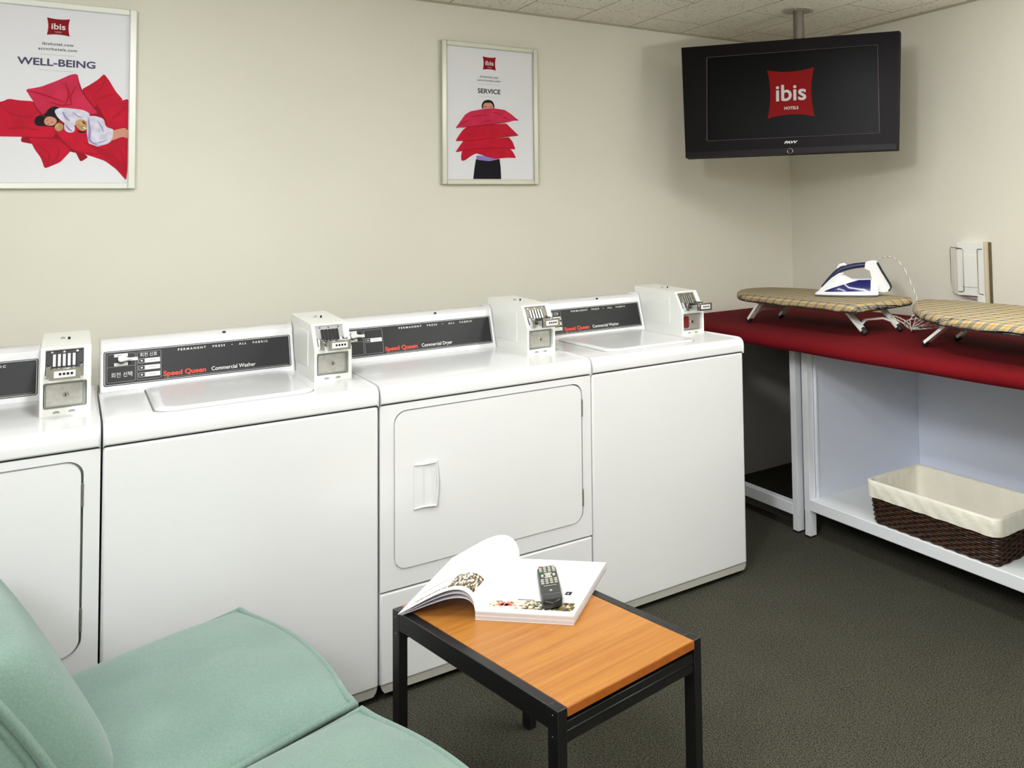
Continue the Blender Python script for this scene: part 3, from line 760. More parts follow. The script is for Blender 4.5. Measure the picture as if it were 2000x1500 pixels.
# lower chin lip, a faintly lighter strip
b.prism([tvp(-.488, -.262), tvp(.488, -.262), tvp(.488, -.238), tvp(-.488, -.238)], tv(0), 0, .004, mat('chin_plastic', (20, 14, 19), .45, spec=.2))
b.build('bezel', e)
b = MB()
b.prism([tvp(-.4925, -.263), tvp(.4925, -.263), tvp(.4925, .2405), tvp(-.4925, .2405)], tv(0), -.036, -.045, plastic_black)
b.prism(rrect(-.36, .36, -.20, .18, .03, 4), tv(0), -.045, -.085, plastic_black)
hs = b.build('rear_housing', e, .002, 1)
b = MB()
b.flat(rrect(*scr, .002, 2), tv(-.008), screen_m); 
def pillow(x0, x1, z0, z1, d, n=10):
    o = []
    cs = [(x0, z0), (x1, z0), (x1, z1), (x0, z1)]; cx, cz = (x0+x1)/2, (z0+z1)/2
    for k in range(4):
        (a, c), (p, q) = cs[k], cs[(k+1) % 4]
        mx, mz = (a+p)/2, (c+q)/2; l = math.hypot(cx-mx, cz-mz)
        for i in range(n):
            t = i/n; s_ = d*(1-(2*t-1)**2); o.append((a+(p-a)*t+(cx-mx)/l*s_, c+(q-c)*t+(cz-mz)/l*s_))
    return o
lg_red = mat('screen_red', (118, 12, 14), .5, spec=.08, emit=.25); lg_w = mat('screen_white', (176, 178, 176), .5, spec=.08, emit=.3)
scr_o = b.build('screen', e, smooth=False)
b = MB(); b.flat(pillow(-.092, .120, -.104, .112, .014), tv(-.0072), lg_red)
b.text('ibis', .070, tv(-.0064), lg_w, .0145, -.028, 'CENTER', fat=.0016, sx=1.08); b.text('HOTELS', .0125, tv(-.0064), lg_w, .0155, -.068, 'CENTER', fat=.0005)
b.build('logo', scr_o, smooth=False)
b = MB(); rim_ = rrect(*scr, .002, 2); b.tube([tv(.0004)(*q) for q in rim_], .0011, mat('screen_rim', (104, 84, 96), .35, .3), 5, True); b.build('screen_rim', e)
b = MB(); b.text('PAVV', .0105, tv(.0010), ink_white, .011, -.2175, 'CENTER', fat=.0007, sx=1.5, shear=.3)
b.build('maker_mark', e, smooth=False)
b = MB(); ct = tv(.005)(.011, -.2515)
b.tube([Vector(ct)+rv*.0125*math.cos(2*PI*i/24)+upv*.0125*math.sin(2*PI*i/24) for i in range(24)], .0014, chrome, 6, True); b.build('power_button', e)
pole_m = mat('grey_painted_pole', (120, 112, 104), .4, .3)
px, py = 2.652-2.553, .332-.3118
b = MB(); b.lathe([(.0265, .10), (.0265, HC-1.977-.006)], (px, py, 0), pole_m, 28); b.lathe([(.022, -.08), (.022, .12)], (px, py, 0), pole_m, 20)
b.box(px-.05, px+.01, py-.05, py+.03, -.06, .06, pole_m); b.build('ceiling_pole', e)
b = MB(); b.lathe([(.074, HC-1.977-.006), (.077, HC-1.977-.003), (.077, HC-1.977)], (px, py, 0), mat('ceiling_flange', (176, 172, 154), .45), 36)
for k in range(4): b.lathe([(.006, -.004), (.005, -.008)], (px+.058*math.cos(k*PI/2+.6), py+.058*math.sin(k*PI/2+.6), HC-1.977-.002), pole_m, 8)
b.build('ceiling_plate', e)

# ------------------------------------------------------------------ posters
prd = mat('poster_red', (190, 16, 46), .5, spec=.12, noise=(14, .12)); prd2 = mat('poster_red_pink', (200, 40, 76), .5, spec=.12, noise=(18, .10)); prd3 = mat('poster_red_deep', (150, 10, 34), .5, spec=.12); prd4 = mat('poster_red_fold', (176, 14, 42), .5, spec=.12)
skin = mat('poster_skin', (208, 148, 128), .5, spec=.12); hair = mat('poster_hair', (24, 14, 18), .5, spec=.12, noise=(80, .3)); blackcl = mat('poster_trousers', (18, 16, 26), .5, spec=.12)
violet = mat('poster_shirt', (140, 128, 196), .5, spec=.12); pjm = mat('poster_pyjama', (214, 210, 228), .5, spec=.12, noise=(50, .14)); pjs = mat('poster_pyjama_fold', (150, 142, 196), .5, spec=.12)
tan = mat('poster_tan', (190, 156, 108), .5, spec=.12, noise=(70, .25)); whitish = mat('poster_white_cloth', (236, 234, 240), .5, spec=.12)
def poster(x0, z0, W, H, fw, label, fm, art):
    e = empty('framed_poster', (x0, W_, z0), 0, label, 'poster', None)
    def F(h): return lambda a, c, k=0: (a, -h-k, c)
    b = MB(); T = .026
    for (a0, a1, c0, c1) in ((0, fw, 0, H), (W-fw, W, 0, H), (fw, W-fw, 0, fw), (fw, W-fw, H-fw, H)):
        b.box(a0, a1, -T, 0, c0, c1, fm)
    b.build('frame', e, .0025, 2)
    b = MB(); b.box(fw-.002, W-fw+.002, -.013, -.003, fw-.002, H-fw+.002, paper)
    pr = b.build('print', e)
    b = MB(); art(b, F); b.build('artwork', pr, smooth=False)
    return e
def chk(P, it):
    for _ in range(it):
        Q_ = []
        for i in range(len(P)):
            a, c = P[i], P[(i+1) % len(P)]
            l = math.hypot(c[0]-a[0], c[1]-a[1])+1e-9; k = min(.25, .0045/l)
            Q_ += [(a[0]*(1-k)+c[0]*k, a[1]*(1-k)+c[1]*k), (a[0]*k+c[0]*(1-k), a[1]*k+c[1]*(1-k))]
        P = Q_
    return P
def lay(b, F, i, poly, m, it=1): b.flat(chk(poly, it), F(.0133+.00012*i), m)
def heading(b, F, cx, logo, urls, title, th, tz, l1, l2, tsx=1.0):
    x0, x1, z0, z1 = logo
    lay(b, F, 1, pillow(x0, x1, z0, z1, (x1-x0)*.06), red_m, 0)
    b.text('ibis', (z1-z0)*.33, F(.0136), ink_white, (x0+x1)/2, z0+(z1-z0)*.36, 'CENTER', fat=.0005, sx=1.05)
    b.text('HOTELS', .0035, F(.0136), ink_white, (x0+x1)/2, z0+(z1-z0)*.17, 'CENTER')
    b.text('ibishotel.com', .0095, F(.0135), dark, cx, urls[0], 'CENTER', fat=.0002, space=1.15); b.text('accorhotels.com', .0095, F(.0135), dark, cx, urls[1], 'CENTER', fat=.0002, space=1.15)
    b.text(title, th, F(.0135), mat('poster_title', (44, 34, 84) if title[0] == 'W' else (30, 28, 34), .5), cx, tz, 'CENTER', fat=.0009, sx=tsx)
    for z in (l1, l2): b.flat([(cx-.048, z), (cx+.048, z), (cx+.048, z+.0008), (cx-.048, z+.0008)], F(.0135), ink_grey)
P2 = {'hair': [(0.18, 0.344), (0.181, 0.365), (0.19, 0.381), (0.211, 0.388), (0.231, 0.383), (0.24, 0.363), (0.239, 0.347)],
'face': [(0.186, 0.344), (0.188, 0.363), (0.195, 0.372), (0.226, 0.374), (0.234, 0.358), (0.234, 0.347)],
'p1': [(0.061, 0.25), (0.086, 0.286), (0.105, 0.314), (0.13, 0.33), (0.185, 0.343), (0.236, 0.349), (0.287, 0.345), (0.318, 0.327), (0.342, 0.308), (0.358, 0.298), (0.329, 0.297), (0.287, 0.286), (0.215, 0.274), (0.134, 0.261), (0.105, 0.257), (0.081, 0.256)],
'p2': [(0.061, 0.193), (0.075, 0.217), (0.095, 0.245), (0.11, 0.257), (0.215, 0.274), (0.295, 0.282), (0.318, 0.261), (0.339, 0.242), (0.355, 0.228), (0.323, 0.225), (0.286, 0.219), (0.184, 0.206), (0.134, 0.197), (0.085, 0.195)],
'p3': [(0.061, 0.143), (0.08, 0.173), (0.097, 0.196), (0.184, 0.206), (0.307, 0.219), (0.325, 0.198), (0.338, 0.163), (0.317, 0.165), (0.234, 0.167), (0.134, 0.159), (0.095, 0.151)],
'p4': [(0.087, 0.105), (0.086, 0.129), (0.091, 0.151), (0.134, 0.16), (0.234, 0.167), (0.314, 0.165), (0.327, 0.15), (0.341, 0.123), (0.306, 0.124), (0.244, 0.118), (0.204, 0.127), (0.154, 0.141), (0.124, 0.125), (0.104, 0.11)],
'shirt': [(0.154, 0.131), (0.255, 0.128), (0.262, 0.117), (0.214, 0.106), (0.156, 0.112)],
'pants': [(0.14, 0.025), (0.146, 0.076), (0.153, 0.115), (0.214, 0.107), (0.262, 0.118), (0.267, 0.078), (0.269, 0.025)]}
def curve_line(b, F, h, pts, w, m):
    # smooth stroke that tapers to a point at both ends
    P = catmull([(p[0], p[1], 0) for p in pts], 6); n = len(P); L_, R_ = [], []
    for i, p in enumerate(P):
        t = P[min(i+1, n-1)]-P[max(i-1, 0)]; t.normalize(); ww = w/2*math.sin(PI*(i+.02)/(n-.96))**.6
        L_.append((p.x-t.y*ww, p.y+t.x*ww)); R_.append((p.x+t.y*ww, p.y-t.x*ww))
    for i in range(n-1): b.flat([L_[i], L_[i+1], R_[i+1], R_[i]], F(h), m)
def art2(b, F):
    heading(b, F, .2155, (.187, .248, .524, .585), (.487, .471), 'SERVICE', .0205, .416, .457, .400, 1.0)
    lay(b, F, 1, P2['pants'], blackcl, 0); lay(b, F, 2, P2['shirt'], violet)
    lay(b, F, 3, P2['hair'], hair, 2); lay(b, F, 4, P2['face'], skin, 2)
    for ex in (.198, .222): lay(b, F, 5, [(ex-.006, .353), (ex+.006, .353), (ex+.005, .356), (ex-.005, .356)], hair)
    lay(b, F, 6, P2['p4'], prd); lay(b, F, 8, P2['p3'], prd); lay(b, F, 10, P2['p2'], prd); lay(b, F, 12, P2['p1'], prd2)
    curve_line(b, F, .0152, [(.087, .105), (.104, .110), (.124, .125), (.154, .141), (.204, .127), (.244, .118)], .0022, prd3)
    curve_line(b, F, .0152, [(.061, .143), (.095, .151), (.134, .159), (.234, .167), (.317, .165), (.338, .163)], .0025, prd3)
    curve_line(b, F, .0152, [(.061, .193), (.085, .195), (.134, .197), (.184, .206), (.286, .219), (.355, .228)], .0025, prd3)
    for (x_, z_, dx, dz) in ((.10, .275, .05, .03), (.17, .31, .08, .012), (.25, .325, .05, -.01), (.13, .225, .06, .015), (.24, .245, .05, -.008), (.12, .175, .07, .008), (.22, .19, .06, -.004), (.14, .148, .05, .002), (.27, .145, .04, -.01), (.20, .285, .06, .012), (.29, .305, .03, -.01)):
        curve_line(b, F, .0151, [(x_-dx/2, z_-dz/2), (x_, z_+.003), (x_+dx/2, z_+dz/2)], .0045, prd4)
    curve_line(b, F, .0152, [(.061, .250), (.105, .257), (.134, .261), (.215, .274), (.287, .286), (.329, .297)], .0030, prd3)
poster(1.196, 1.577, .446, .641, .0215, 'silver framed SERVICE poster of a person holding a pile of red pillows', frame_m, art2)
Q = .4455
P1 = {'A': [(-0.41, 0.285), (-0.363, 0.294), (-0.348, 0.305), (-0.324, 0.301), (-0.285, 0.3), (-0.252, 0.246), (-0.219, 0.2), (-0.233, 0.174), (-0.294, 0.177), (-0.367, 0.176), (-0.41, 0.18)],
'B': [(-0.305, 0.339), (-0.265, 0.351), (-0.221, 0.376), (-0.185, 0.4), (-0.167, 0.404), (-0.162, 0.376), (-0.154, 0.347), (-0.135, 0.31), (-0.108, 0.268), (-0.168, 0.255), (-0.227, 0.262), (-0.256, 0.255), (-0.267, 0.26), (-0.285, 0.301)],
'C': [(-0.155, 0.35), (-0.132, 0.368), (-0.109, 0.389), (-0.093, 0.41), (-0.078, 0.387), (-0.059, 0.349), (-0.037, 0.319), (-0.108, 0.295), (-0.12, 0.287), (-0.139, 0.315)],
'D': [(-0.114, 0.304), (-0.078, 0.311), (-0.039, 0.318), (-0.0225, 0.325), (-0.0225, 0.208), (-0.037, 0.208), (-0.077, 0.221), (-0.1, 0.259)],
'E': [(-0.294, 0.174), (-0.233, 0.179), (-0.2, 0.163), (-0.181, 0.133), (-0.21, 0.092), (-0.246, 0.072), (-0.252, 0.072), (-0.261, 0.105), (-0.279, 0.137)],
'F': [(-0.172, 0.135), (-0.152, 0.129), (-0.133, 0.112), (-0.155, 0.094)],
'G': [(-0.23, 0.205), (-0.201, 0.215), (-0.168, 0.231), (-0.092, 0.235), (-0.0225, 0.199), (-0.0225, 0.066), (-0.026, 0.03), (-0.055, 0.07), (-0.087, 0.099), (-0.121, 0.113), (-0.174, 0.133), (-0.208, 0.163)],
'hair': [(-0.282, 0.228), (-0.277, 0.247), (-0.252, 0.258), (-0.245, 0.275), (-0.228, 0.288), (-0.209, 0.277), (-0.212, 0.243), (-0.227, 0.214), (-0.252, 0.216), (-0.273, 0.215)],
'face': [(-0.256, 0.237), (-0.245, 0.251), (-0.227, 0.247), (-0.219, 0.234), (-0.23, 0.217), (-0.252, 0.219)],
'top': [(-0.229, 0.271), (-0.216, 0.281), (-0.198, 0.282), (-0.153, 0.278), (-0.131, 0.267), (-0.134, 0.233), (-0.168, 0.222), (-0.197, 0.225), (-0.22, 0.248)],
'legs': [(-0.138, 0.257), (-0.115, 0.258), (-0.092, 0.249), (-0.086, 0.22), (-0.063, 0.212), (-0.063, 0.182), (-0.076, 0.162), (-0.114, 0.147), (-0.133, 0.156), (-0.139, 0.194)],
'feet': [(-0.065, 0.209), (-0.03, 0.22), (-0.0225, 0.208), (-0.0225, 0.179), (-0.037, 0.188), (-0.072, 0.17), (-0.065, 0.187)],
'bear': [(-0.227, 0.219), (-0.216, 0.231), (-0.203, 0.223), (-0.204, 0.206), (-0.215, 0.198), (-0.226, 0.205)],
'plush': [(-0.173, 0.236), (-0.153, 0.246), (-0.138, 0.237), (-0.138, 0.209), (-0.152, 0.201), (-0.168, 0.217)],
'arm': [(-0.201, 0.23), (-0.183, 0.235), (-0.171, 0.217), (-0.173, 0.198), (-0.19, 0.195), (-0.201, 0.206)]}
def art1(b, F):
    heading(b, F, -.2215+Q, (-.252+Q, -.190+Q, .533, .594), (.498, .480), 'WELL-BEING', .0240, .426, .464, .409, 1.08)
    def q(k): return [(max(.0225, a+Q), c) for a, c in P1[k]]
    lay(b, F, .6, [(.13, .16), (.16, .30), (.28, .34), (.40, .30), (.41, .20), (.30, .12), (.22, .14)], prd3)
    for i, (k, m) in enumerate((('C', prd), ('D', prd), ('A', prd), ('B', prd2), ('E', prd), ('F', prd3), ('G', prd), ('hair', hair), ('top', pjm), ('legs', pjm), ('feet', skin), ('face', skin), ('arm', pjm), ('bear', tan), ('plush', tan))):
        lay(b, F, 1+i*.8, q(k), m, 1 if len(k) == 1 else 2)
    hh_ = [.0150]
    def cl(pts, w, m):
        hh_[0] += .00002; curve_line(b, F, hh_[0], [(a+Q, c) for a, c in pts], w, m)
    H2 = .0152
    for pts, w, m in (([(-.286, .300), (-.275, .275), (-.262, .258), (-.250, .246)], .004, prd3), ([(-.164, .376), (-.153, .343), (-.132, .306), (-.110, .272)], .004, prd3),
        ([(-.225, .198), (-.205, .165), (-.176, .135)], .006, prd3), ([(-.176, .134), (-.12, .123), (-.07, .130)], .004, prd4), ([(-.114, .302), (-.097, .262), (-.085, .240)], .005, prd3),
        ([(-.294, .176), (-.24, .174), (-.225, .179)], .004, prd3), ([(-.300, .335), (-.26, .325), (-.20, .300)], .006, prd4), ([(-.20, .37), (-.19, .33), (-.20, .29)], .006, prd4),
        ([(-.17, .36), (-.185, .32), (-.18, .29)], .005, prd4), ([(-.24, .30), (-.21, .29), (-.18, .295)], .005, prd4), ([(-.09, .40), (-.10, .36), (-.125, .33)], .005, prd4), ([(-.06, .34), (-.09, .33), (-.12, .31)], .004, prd4),
        ([(-.36, .27), (-.33, .25), (-.28, .245)], .006, prd4), ([(-.35, .20), (-.31, .21), (-.27, .20)], .006, prd4), ([(-.27, .15), (-.24, .12), (-.245, .085)], .006, prd4), ([(-.22, .15), (-.215, .12), (-.235, .08)], .005, prd4),
        ([(-.15, .165), (-.10, .14), (-.05, .10), (-.028, .05)], .008, prd4), ([(-.13, .15), (-.08, .115), (-.04, .07)], .005, prd4), ([(-.05, .15), (-.035, .11), (-.025, .06)], .006, prd4), ([(-.03, .30), (-.05, .27), (-.07, .25)], .006, prd4)):
        cl(pts, w, m)
    for pts, w, m in (([(-.136, .25), (-.131, .205), (-.130, .170), (-.105, .152)], .007, pjs), ([(-.205, .268), (-.197, .248), (-.185, .236)], .005, pjs), ([(-.198, .225), (-.188, .208), (-.178, .200)], .005, pjs),
        ([(-.18, .270), (-.165, .255), (-.150, .250)], .003, pjs), ([(-.11, .24), (-.098, .22), (-.092, .20)], .003, pjs), ([(-.12, .16), (-.10, .165), (-.08, .175)], .003, pjs), ([(-.152, .238), (-.143, .226)], .005, prd3), ([(-.165, .203), (-.152, .199), (-.142, .203)], .006, hair), ([(-.150, .215), (-.140, .212)], .004, whitish)):
        curve_line(b, F, .0156, [(p[0]+Q, p[1]) for p in pts], w, m)
    for pts in ([(-.250, .2335), (-.2445, .2365)], [(-.2365, .2275), (-.2305, .2305)], [(-.246, .2215), (-.241, .2235)]): curve_line(b, F, .0157, [(p[0]+Q, p[1]) for p in pts], .0016, hair)
poster(-Q+.108, 1.5600, Q, .648, .0215, 'pale framed WELL-BEING poster of a child asleep on red pillows, at the left edge', frame_w, art1)

# ------------------------------------------------------------------ side table
ta = 1.7394608; TL, TW, TH = .7118, .3902, .45
e = empty('side_table', (.69497, -1.15441, 0), ta, 'low black framed side table with orange wood top, holding the open magazine', 'side table')
sx_, sy_ = .036, .022
for (lx, ly) in ((0, -sy_), (TL-sx_, -sy_), (0, -TW), (TL-sx_, -TW)):
    b = MB(); b.box(lx, lx+sx_, ly, ly+sy_, .004, TH-.0004, black_paint); lg = b.build('leg', e, .0015, 2)
    for zz in ((TH-.014, TH-.055) if ly == -sy_ else ()):
        b = MB(); b.lathe([(.002, 0), (.0018, .0012)], (lx+sx_*.5, 0, zz), chrome, 8, 'y'); b.build('screw', lg)
    b = MB(); b.box(lx+.001, lx+sx_-.001, ly+.001, ly+sy_-.001, 0, .004, rubber); b.build('foot_pad', lg)
for ly in (-sy_, -TW):
    b = MB(); b.box(sx_, TL-sx_, ly, ly+sy_, TH-.044, TH, black_paint); b.build('side_rail', e, .0015, 2)
for lx in (.004, TL-.030):
    b = MB(); b.box(lx, lx+.026, -TW+sy_, -sy_, TH-.072, TH-.030, black_paint); b.box(lx-.002, lx+.006, -TW+sy_, -sy_, TH-.052, TH-.047, black_paint); b.box(lx+.010, lx+.026, -TW+sy_, -sy_, TH-.030, TH-.0195, black_paint)
    b.build('end_rail', e, .001, 1)
b = MB(); b.box(-.0015+.0, TL-.001, -TW+sy_+.0005, -sy_-.0005, TH-.019, TH-.0012, wood_edge); b.box(0, TL-.002, -TW+sy_+.001, -sy_-.001, TH-.0012, TH, wood); b.build('tabletop', e, .0008, 1)

# ------------------------------------------------------------------ magazine
S0 = Vector((.712, -.655, .4505)); d1 = Vector((math.cos(math.radians(48)), math.sin(math.radians(48)), 0)); w1 = Vector((math.cos(math.radians(-48)), math.sin(math.radians(-48)), 0))
e = empty('magazine', S0, 0, 'thick white magazine lying open on the wooden table, left pages curling', 'magazine')
ML, MW, MT = .318, .252, .0215
page = mat('magazine_paper', (240, 240, 240), .35, spec=.4); pedge = mat('paper_edges', (214, 206, 210), .7)
def mp(s, t, z): return tuple(w1*s+d1*t+Vector((0, 0, z)))
b = MB()
nl = 9
for k in range(nl):
    z0, z1 = MT*k/nl, MT*(k+.82)/nl; j = .0012*math.sin(k*2.3); jj = .0012*math.cos(k*1.7)
    P = [(0, 0), (MW+j, 0+jj*.3), (MW+j, ML+jj), (0, ML+jj)]
    b.add([mp(a, c, z0) for a, c in P]+[mp(a, c, z1) for a, c in P], [(3, 2, 1, 0), (4, 5, 6, 7), (0, 1, 5, 4), (1, 2, 6, 5), (2, 3, 7, 6), (3, 0, 4, 7)], page if k in (0, nl-1, 4) else pedge)
b.add([mp(a, c, MT) for a, c in ((0, 0), (MW, 0), (MW, ML), (0, ML))], [(0, 1, 2, 3)], page)
b.build('page_block', e)
def arch(s, t, A, Wd, z0=MT, zend=.002):
    """s 0 spine..1 free edge"""
    sk = s**.85
    x = -Wd*(s**1.25)
    z = z0*(1-s)+zend*s+A*math.sin(PI*sk**.75)*(1-.0*t)
    return x, z
def leaf(A, Wd, zend, th, name, m1, prints=False, ext=1.0):
    b = MB(); N, T = 26, 12
    def top(s, t):
        lift = 1+.16*t
        x, z = arch(s, t, A*lift, Wd, MT, zend+.012*t)
        return mp(x, t*ML, z)
    b.grid(top, N, T, m1)
    b.grid(lambda s, t: (lambda p: (p[0], p[1], p[2]-th))(top(s, t)), N, T, m1)
    for t in (0, 1): b.add([top(i/(N-1), t) for i in range(N)]+[(top(i/(N-1), t)[0], top(i/(N-1), t)[1], top(i/(N-1), t)[2]-th) for i in range(N)], [(i, i+1, N+i+1, N+i) for i in range(N-1)], m1)
    for s in (1,): b.add([top(s, j/(T-1)) for j in range(T)]+[(top(s, j/(T-1))[0], top(s, j/(T-1))[1], top(s, j/(T-1))[2]-th) for j in range(T)], [(i, i+1, T+i+1, T+i) for i in range(T-1)], m1)
    if prints:
        def on(s, t): p = top(s, t); return (p[0], p[1], p[2]+.0006)
        for i in range(22):
            for j in range(10):
                s0, t0 = .10+i*.017, .05+j*.022
                if random.random() < .16: continue
                b.add([on(s0, t0), on(s0+.017, t0), on(s0+.017, t0+.022), on(s0, t0+.022)], [(0, 1, 2, 3)], random.choice(photo if j > 1 else photo[:5]))
        for i in range(20):
            s0 = .50+i*.019
            b.add([on(s0, .06), on(s0+.016, .06), on(s0+.016, .085), on(s0, .085)], [(0, 1, 2, 3)], random.choice(photo[5:]))
        N2 = 16
        for (s0, t0, s1, t1) in ((.50, .05, .50, .24), (.50, .24, .93, .24)):
            for i in range(N2):
                a, c = s0+(s1-s0)*i/N2, t0+(t1-t0)*i/N2; p, q = s0+(s1-s0)*(i+1)/N2, t0+(t1-t0)*(i+1)/N2
                wx, wt2 = (.006, 0) if s0 == s1 else (0, .006)
                b.add([on(a, c), on(p, q), on(p+wx, q+wt2), on(a+wx, c+wt2)], [(0, 1, 2, 3)], ink_grey)
    return b.build(name, e, ang=70)
photo = [mat('photo_'+str(i), c, .5) for i, c in enumerate([(40, 34, 28), (88, 66, 44), (120, 100, 60), (60, 78, 44), (150, 130, 90), (200, 190, 160), (170, 160, 170), (226, 222, 210), (110, 50, 60)])]
leaf(.056, .205, .0035, .0022, 'curled_pages', page, True)
leaf(.046, .200, .0022, .0010, 'curled_pages', pedge)
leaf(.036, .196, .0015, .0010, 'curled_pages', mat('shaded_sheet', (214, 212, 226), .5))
b = MB(); zp = MT+.0004
def on2(a, c, z=zp): return mp(a, c, z)
flower = mat('photo_coral', (222, 72, 66), .5)
for i in range(40):
    for j in range(7):
        a0, c0 = .022+i*.0055, .022+j*.0062
        if i < 16 and j > 5: continue
        pool = [photo[7], photo[5], photo[4], photo[2], photo[7], photo[5]] if i < 17 else (photo[:6] if i > 26 else [photo[3], photo[7], photo[4], photo[5], photo[0]])
        b.add([on2(a0, c0), on2(a0+.0055, c0), on2(a0+.0055, c0+.0062), on2(a0, c0+.0062)], [(0, 1, 2, 3)], random.choice(pool))
for k in range(11):
    w = PI*k/10; cx_, cy_ = .062, .036; l = .028
    b.add([on2(cx_+.004*math.sin(w), cy_-.004*math.cos(w), zp+.0003), on2(cx_+l*math.cos(w), cy_+l*.8*math.sin(w), zp+.0003), on2(cx_-.004*math.sin(w), cy_+.004*math.cos(w), zp+.0003)], [(0, 1, 2)], flower)
for i in range(9): b.add([on2(.085+i*.005, .068), on2(.089+i*.005, .068), on2(.089+i*.005, .073), on2(.085+i*.005, .073)], [(0, 1, 2, 3)], photo[i % 2])
for z_ in (.058, .150): b.add([on2(z_, .022, zp+.0004), on2(z_+.0012, .022, zp+.0004), on2(z_+.006, .068, zp+.0004), on2(z_+.0048, .068, zp+.0004)], [(0, 1, 2, 3)], page)
b.add([on2(.196, .108), on2(.212, .108), on2(.212, .127), on2(.196, .127)], [(0, 1, 2, 3)], dark)
b.add([on2(.201, .113, zp+.0002), on2(.206, .113, zp+.0002), on2(.2035, .121, zp+.0002)], [(0, 1, 2)], page)
for (a, c, p, q) in ((.176, .088, .232, .089), (.176, .142, .232, .143), (.176, .088, .177, .143), (.231, .088, .232, .143)):
    b.add([on2(a, c), on2(p, c), on2(p, q), on2(a, q)], [(0, 1, 2, 3)], ink_grey)
b.build('printed_pictures', e, smooth=False)

# ------------------------------------------------------------------ remote control
rt_ = Vector((.941, -.553, 0)); rb_ = Vector((.857, -.780, 0)); mid = (rt_+rb_)/2; ax = (rt_-rb_); Lr = ax.length; ang = math.atan2(ax.y, ax.x)
e = empty('remote_control', (mid.x, mid.y, S0.z+MT+.0008), ang, 'black television remote control lying on the open magazine', 'remote control')
rm = mat('black_remote_plastic', (24, 26, 26), .3)
b = MB()
def rem(s, t):
    x = -Lr/2+Lr*s; w = .0255*(1-.06*math.cos(s*PI*2)); w += .0015*math.cos(s*6)
    zt_ = .019+.004*(1-s)-.003*abs(s-.5)
    th = 2*PI*t; c, q = math.cos(th), math.sin(th)
    endf = (1-abs(2*s-1)**14)**.35
    y = w*math.copysign(abs(c)**.35, c)*endf; z = zt_/2+zt_/2*math.copysign(abs(q)**.45, q)*(.55+.45*endf)
    return (x, y, z)
b.grid(rem, 36, 28, rm, cv=True); b.add([rem(0, j/28) for j in range(28)], [tuple(range(28))], rm); b.add([rem(1, j/28) for j in range(28)], [tuple(range(28))], rm)
b.build('case', e, ang=50)
keym = mat('grey_keys', (188, 186, 172), .5); keyr = mat('red_key', (190, 90, 70), .5); keyg = mat('green_key', (80, 170, 130), .5)
def key(x, y, lx, ly, m, nm='key'):
    b = MB(); s = (x+Lr/2)/Lr; z = .019+.004*(1-s)-.003*abs(s-.5)
    b.prism(rrect(x-lx/2, x+lx/2, y-ly/2, y+ly/2, min(lx, ly)*.42, 3), lambda a, c, k: (a, c, k), z-.001, z+.0014, m); b.build(nm, e)
for r_ in range(4):
    for c_ in range(4):
        key(.108-r_*.0125, .0165-c_*.011, .006, .0078, keyr if (r_, c_) == (0, 0) else keyg if (r_, c_) == (3, 0) else keym)
for (x, y, lx, ly) in ((.054, 0, .007, .019), (.042, 0, .010, .014), (.029, 0, .007, .019), (.042, .0145, .014, .006), (.042, -.0145, .014, .006)): key(x, y, lx, ly, keym)
for r_ in range(3):
    for c_ in range(4): key(.014-r_*.0125, .0165-c_*.011, .0055, .0078, keym)
key(-.058, 0, .006, .006, keym, 'key')
b = MB(); zz = .0232
b.text('SAMSUNG', .0048, lambda a, c: (-.0305+c, -a, .0222), keym, 0, 0, 'CENTER', fat=.0002); b.box(-.079, -.0785, -.020, .020, .0208, .0216, ink_grey); b.build('maker_mark', e, smooth=False)

# ------------------------------------------------------------------ lounge chairs
def cushion(L, Wd, T, crown, bulge_f, ear, n=26):
    """returns fn(a,b,side): a,b in -1..1, top/bottom surface; and edge path"""
    def edge(a, b_):
        x = L/2*a; y = Wd/2*b_
        x += bulge_f*(1-b_*b_)*max(0, a)**3-.012*(1-b_*b_)*max(0, -a)**3
        y += (.012*(1-a*a))*b_**3
        k = (abs(a)*abs(b_))**10*ear
        return x+k*math.copysign(1, a), y+k*math.copysign(1, b_)
    def top(a, b_):
        x, y = edge(a, b_); q = (1-abs(a)**3.4)**.6*(1-abs(b_)**3.4)**.5
        return x, y, T/2*0+crown*q
    def bot(a, b_):
        x, y = edge(a, b_); q = (1-abs(a)**6)**.5*(1-abs(b_)**6)**.5
        return x, y, -T*q
    return edge, top, bot
def skin_cushion(b, fns, m, P, n=34):
    edge, top, bot = fns
    def w(s): # denser near the borders
        t = 2*s-1; return math.sin(t*PI/2)
    b.grid(lambda s, t: P(*top(w(s), w(t))), n, n, m); b.grid(lambda s, t: P(*bot(w(s), w(t))), n, n, m)
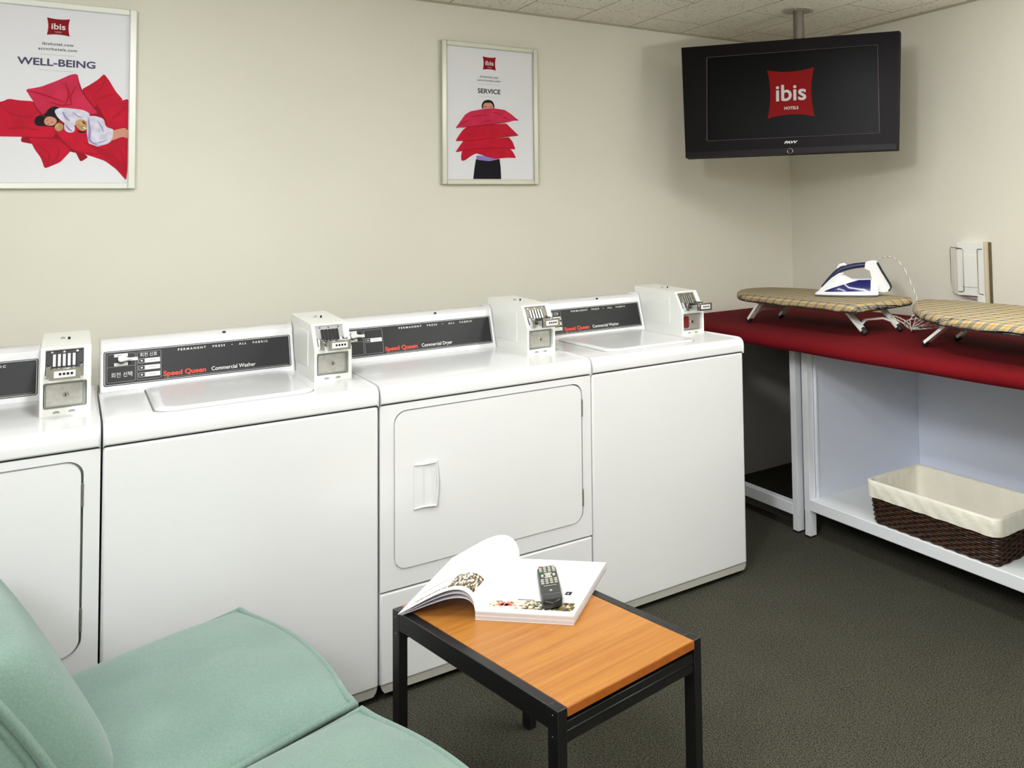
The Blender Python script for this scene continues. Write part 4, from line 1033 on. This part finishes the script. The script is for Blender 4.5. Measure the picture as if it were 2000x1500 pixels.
def make_chair(loc, rz, label, back=True):
    e = empty('lounge_chair' if back else 'padded_stool', loc, rz, label, 'chair' if back else 'stool')
    L, Wd = .62, .668
    tilt = math.radians(6.5)
    # seat: origin at the centre of the seat's front edge on the floor, x forward
    def P(x, y, z):
        X_ = x-L/2; return (X_*math.cos(tilt)-z*math.sin(tilt), y, .418+X_*math.sin(tilt)+z*math.cos(tilt))
    fns = cushion(L, Wd, .075, .054, .040, .010)
    b = MB(); skin_cushion(b, fns, seat_m, P); st = b.build('seat_cushion', e, ang=80)
    path = []; N = 44
    for k in range(4):
        for i in range(N):
            t = -1+2*i/N; a, c = ((t, -1), (1, t), (-t, 1), (-1, -t))[k]
            x, y = fns[0](a, c); path.append(P(x, y, 0))
    b = MB(); b.tube(path, .0088, seat_m, 8, True); b.build('piping', st, ang=80)
    if back:
        lean = math.radians(28); BH, BW = .355, .680
        def PB(h, y, d): # h up the back, d outward (forward); the slab curls back toward its top
            return (-.439-(.30*h+.37*h*h)+d*math.cos(lean), y, .405+h*math.cos(lean)+d*math.sin(lean))
        def layer(d0, d1, fb, bb, inset, nm, par):
            def f_(s, t, sg):
                a, c = math.sin((s-.5)*PI), math.sin((t-.5)*PI)
                ed = ((1-abs(a)**9)**.45*(1-abs(c)**9)**.45) if fb > .005 else (1-abs(a)**6)**.5*(1-abs(c)**6)**.5
                y = (BW/2-inset)*c; h = (BH/2-inset)*(1+a)+inset
                return PB(h, y, ((d0+(d1-d0+fb)*ed) if fb > .005 else d1+fb*ed) if sg > 0 else (d0-bb*ed))
            b = MB(); b.grid(lambda s, t: f_(s, t, 1), 34, 34, seat_m); b.grid(lambda s, t: f_(s, t, -1), 24, 24, seat_m)
            # boxing between the two seams
            loop = [(-1+2*i/30, -1) for i in range(30)]+[(1, -1+2*i/30) for i in range(30)]+[(1-2*i/30, 1) for i in range(30)]+[(-1, 1-2*i/30) for i in range(30)]
            def el(a, c, d): 
                k = 0
                return PB((BH/2-inset)*(1+a)+inset-k*(1 if a > 0 else -1), (BW/2-inset)*c-k*(1 if c > 0 else -1), d)
            def bx_(s, t):
                a, c = loop[int(round(t*len(loop))) % len(loop)]; d = d0+(d1-d0)*s; bul = .012*math.sin(PI*s)
                p = el(a, c, d); return (p[0], p[1]+bul*c*(abs(c) > .99), p[2]+bul*(a > .99))
            if fb < .005: b.grid(bx_, 7, len(loop), seat_m, cv=True)
            o_ = b.build(nm, par, ang=80)
            for d in ((d0,) if fb > .005 else (d0, d1)):
                b = MB(); b.tube([el(a, c, d) for a, c in loop], .0078, seat_m, 8, True); b.build('piping', o_, ang=80)
            return o_
        layer(0, .070, .012, .004, 0, 'backrest', e)
        layer(-.095, -.014, .004, .02, .006, 'back_shell', e)
    # black steel frame
    b = MB()
    b.box(-.56, -.05, -.31, -.28, .285, .312, black_paint); b.box(-.56, -.05, .28, .31, .285, .312, black_paint)
    b.box(-.56, -.53, -.28, .28, .285, .312, black_paint); b.box(-.08, -.05, -.28, .28, .285, .312, black_paint)
    for s in ((-1, 1) if back else ()): b.tube([(-.50, s*.27, .30), (-.62, s*.27, .42), (-.70, s*.27, .56)], .010, black_paint, 8)
    b.build('frame', e, .002, 1)
    for (lx, ly) in ((-.07, -.295), (-.07, .295), (-.545, -.295), (-.545, .295)):
        b = MB(); b.box(lx-.014, lx+.014, ly-.014, ly+.014, 0, .286, black_paint); b.build('leg', e, .002, 1)
    return e
u_ang = math.radians(10)
make_chair((.338, -.458, 0), u_ang, 'mint green cushioned armless chair with its leaning backrest at the left edge')
make_chair((.338+math.sin(u_ang)*.720, -.458-math.cos(u_ang)*.720, 0), u_ang, 'mint green padded stool in front of the chair, mostly cut off by the bottom edge', False)
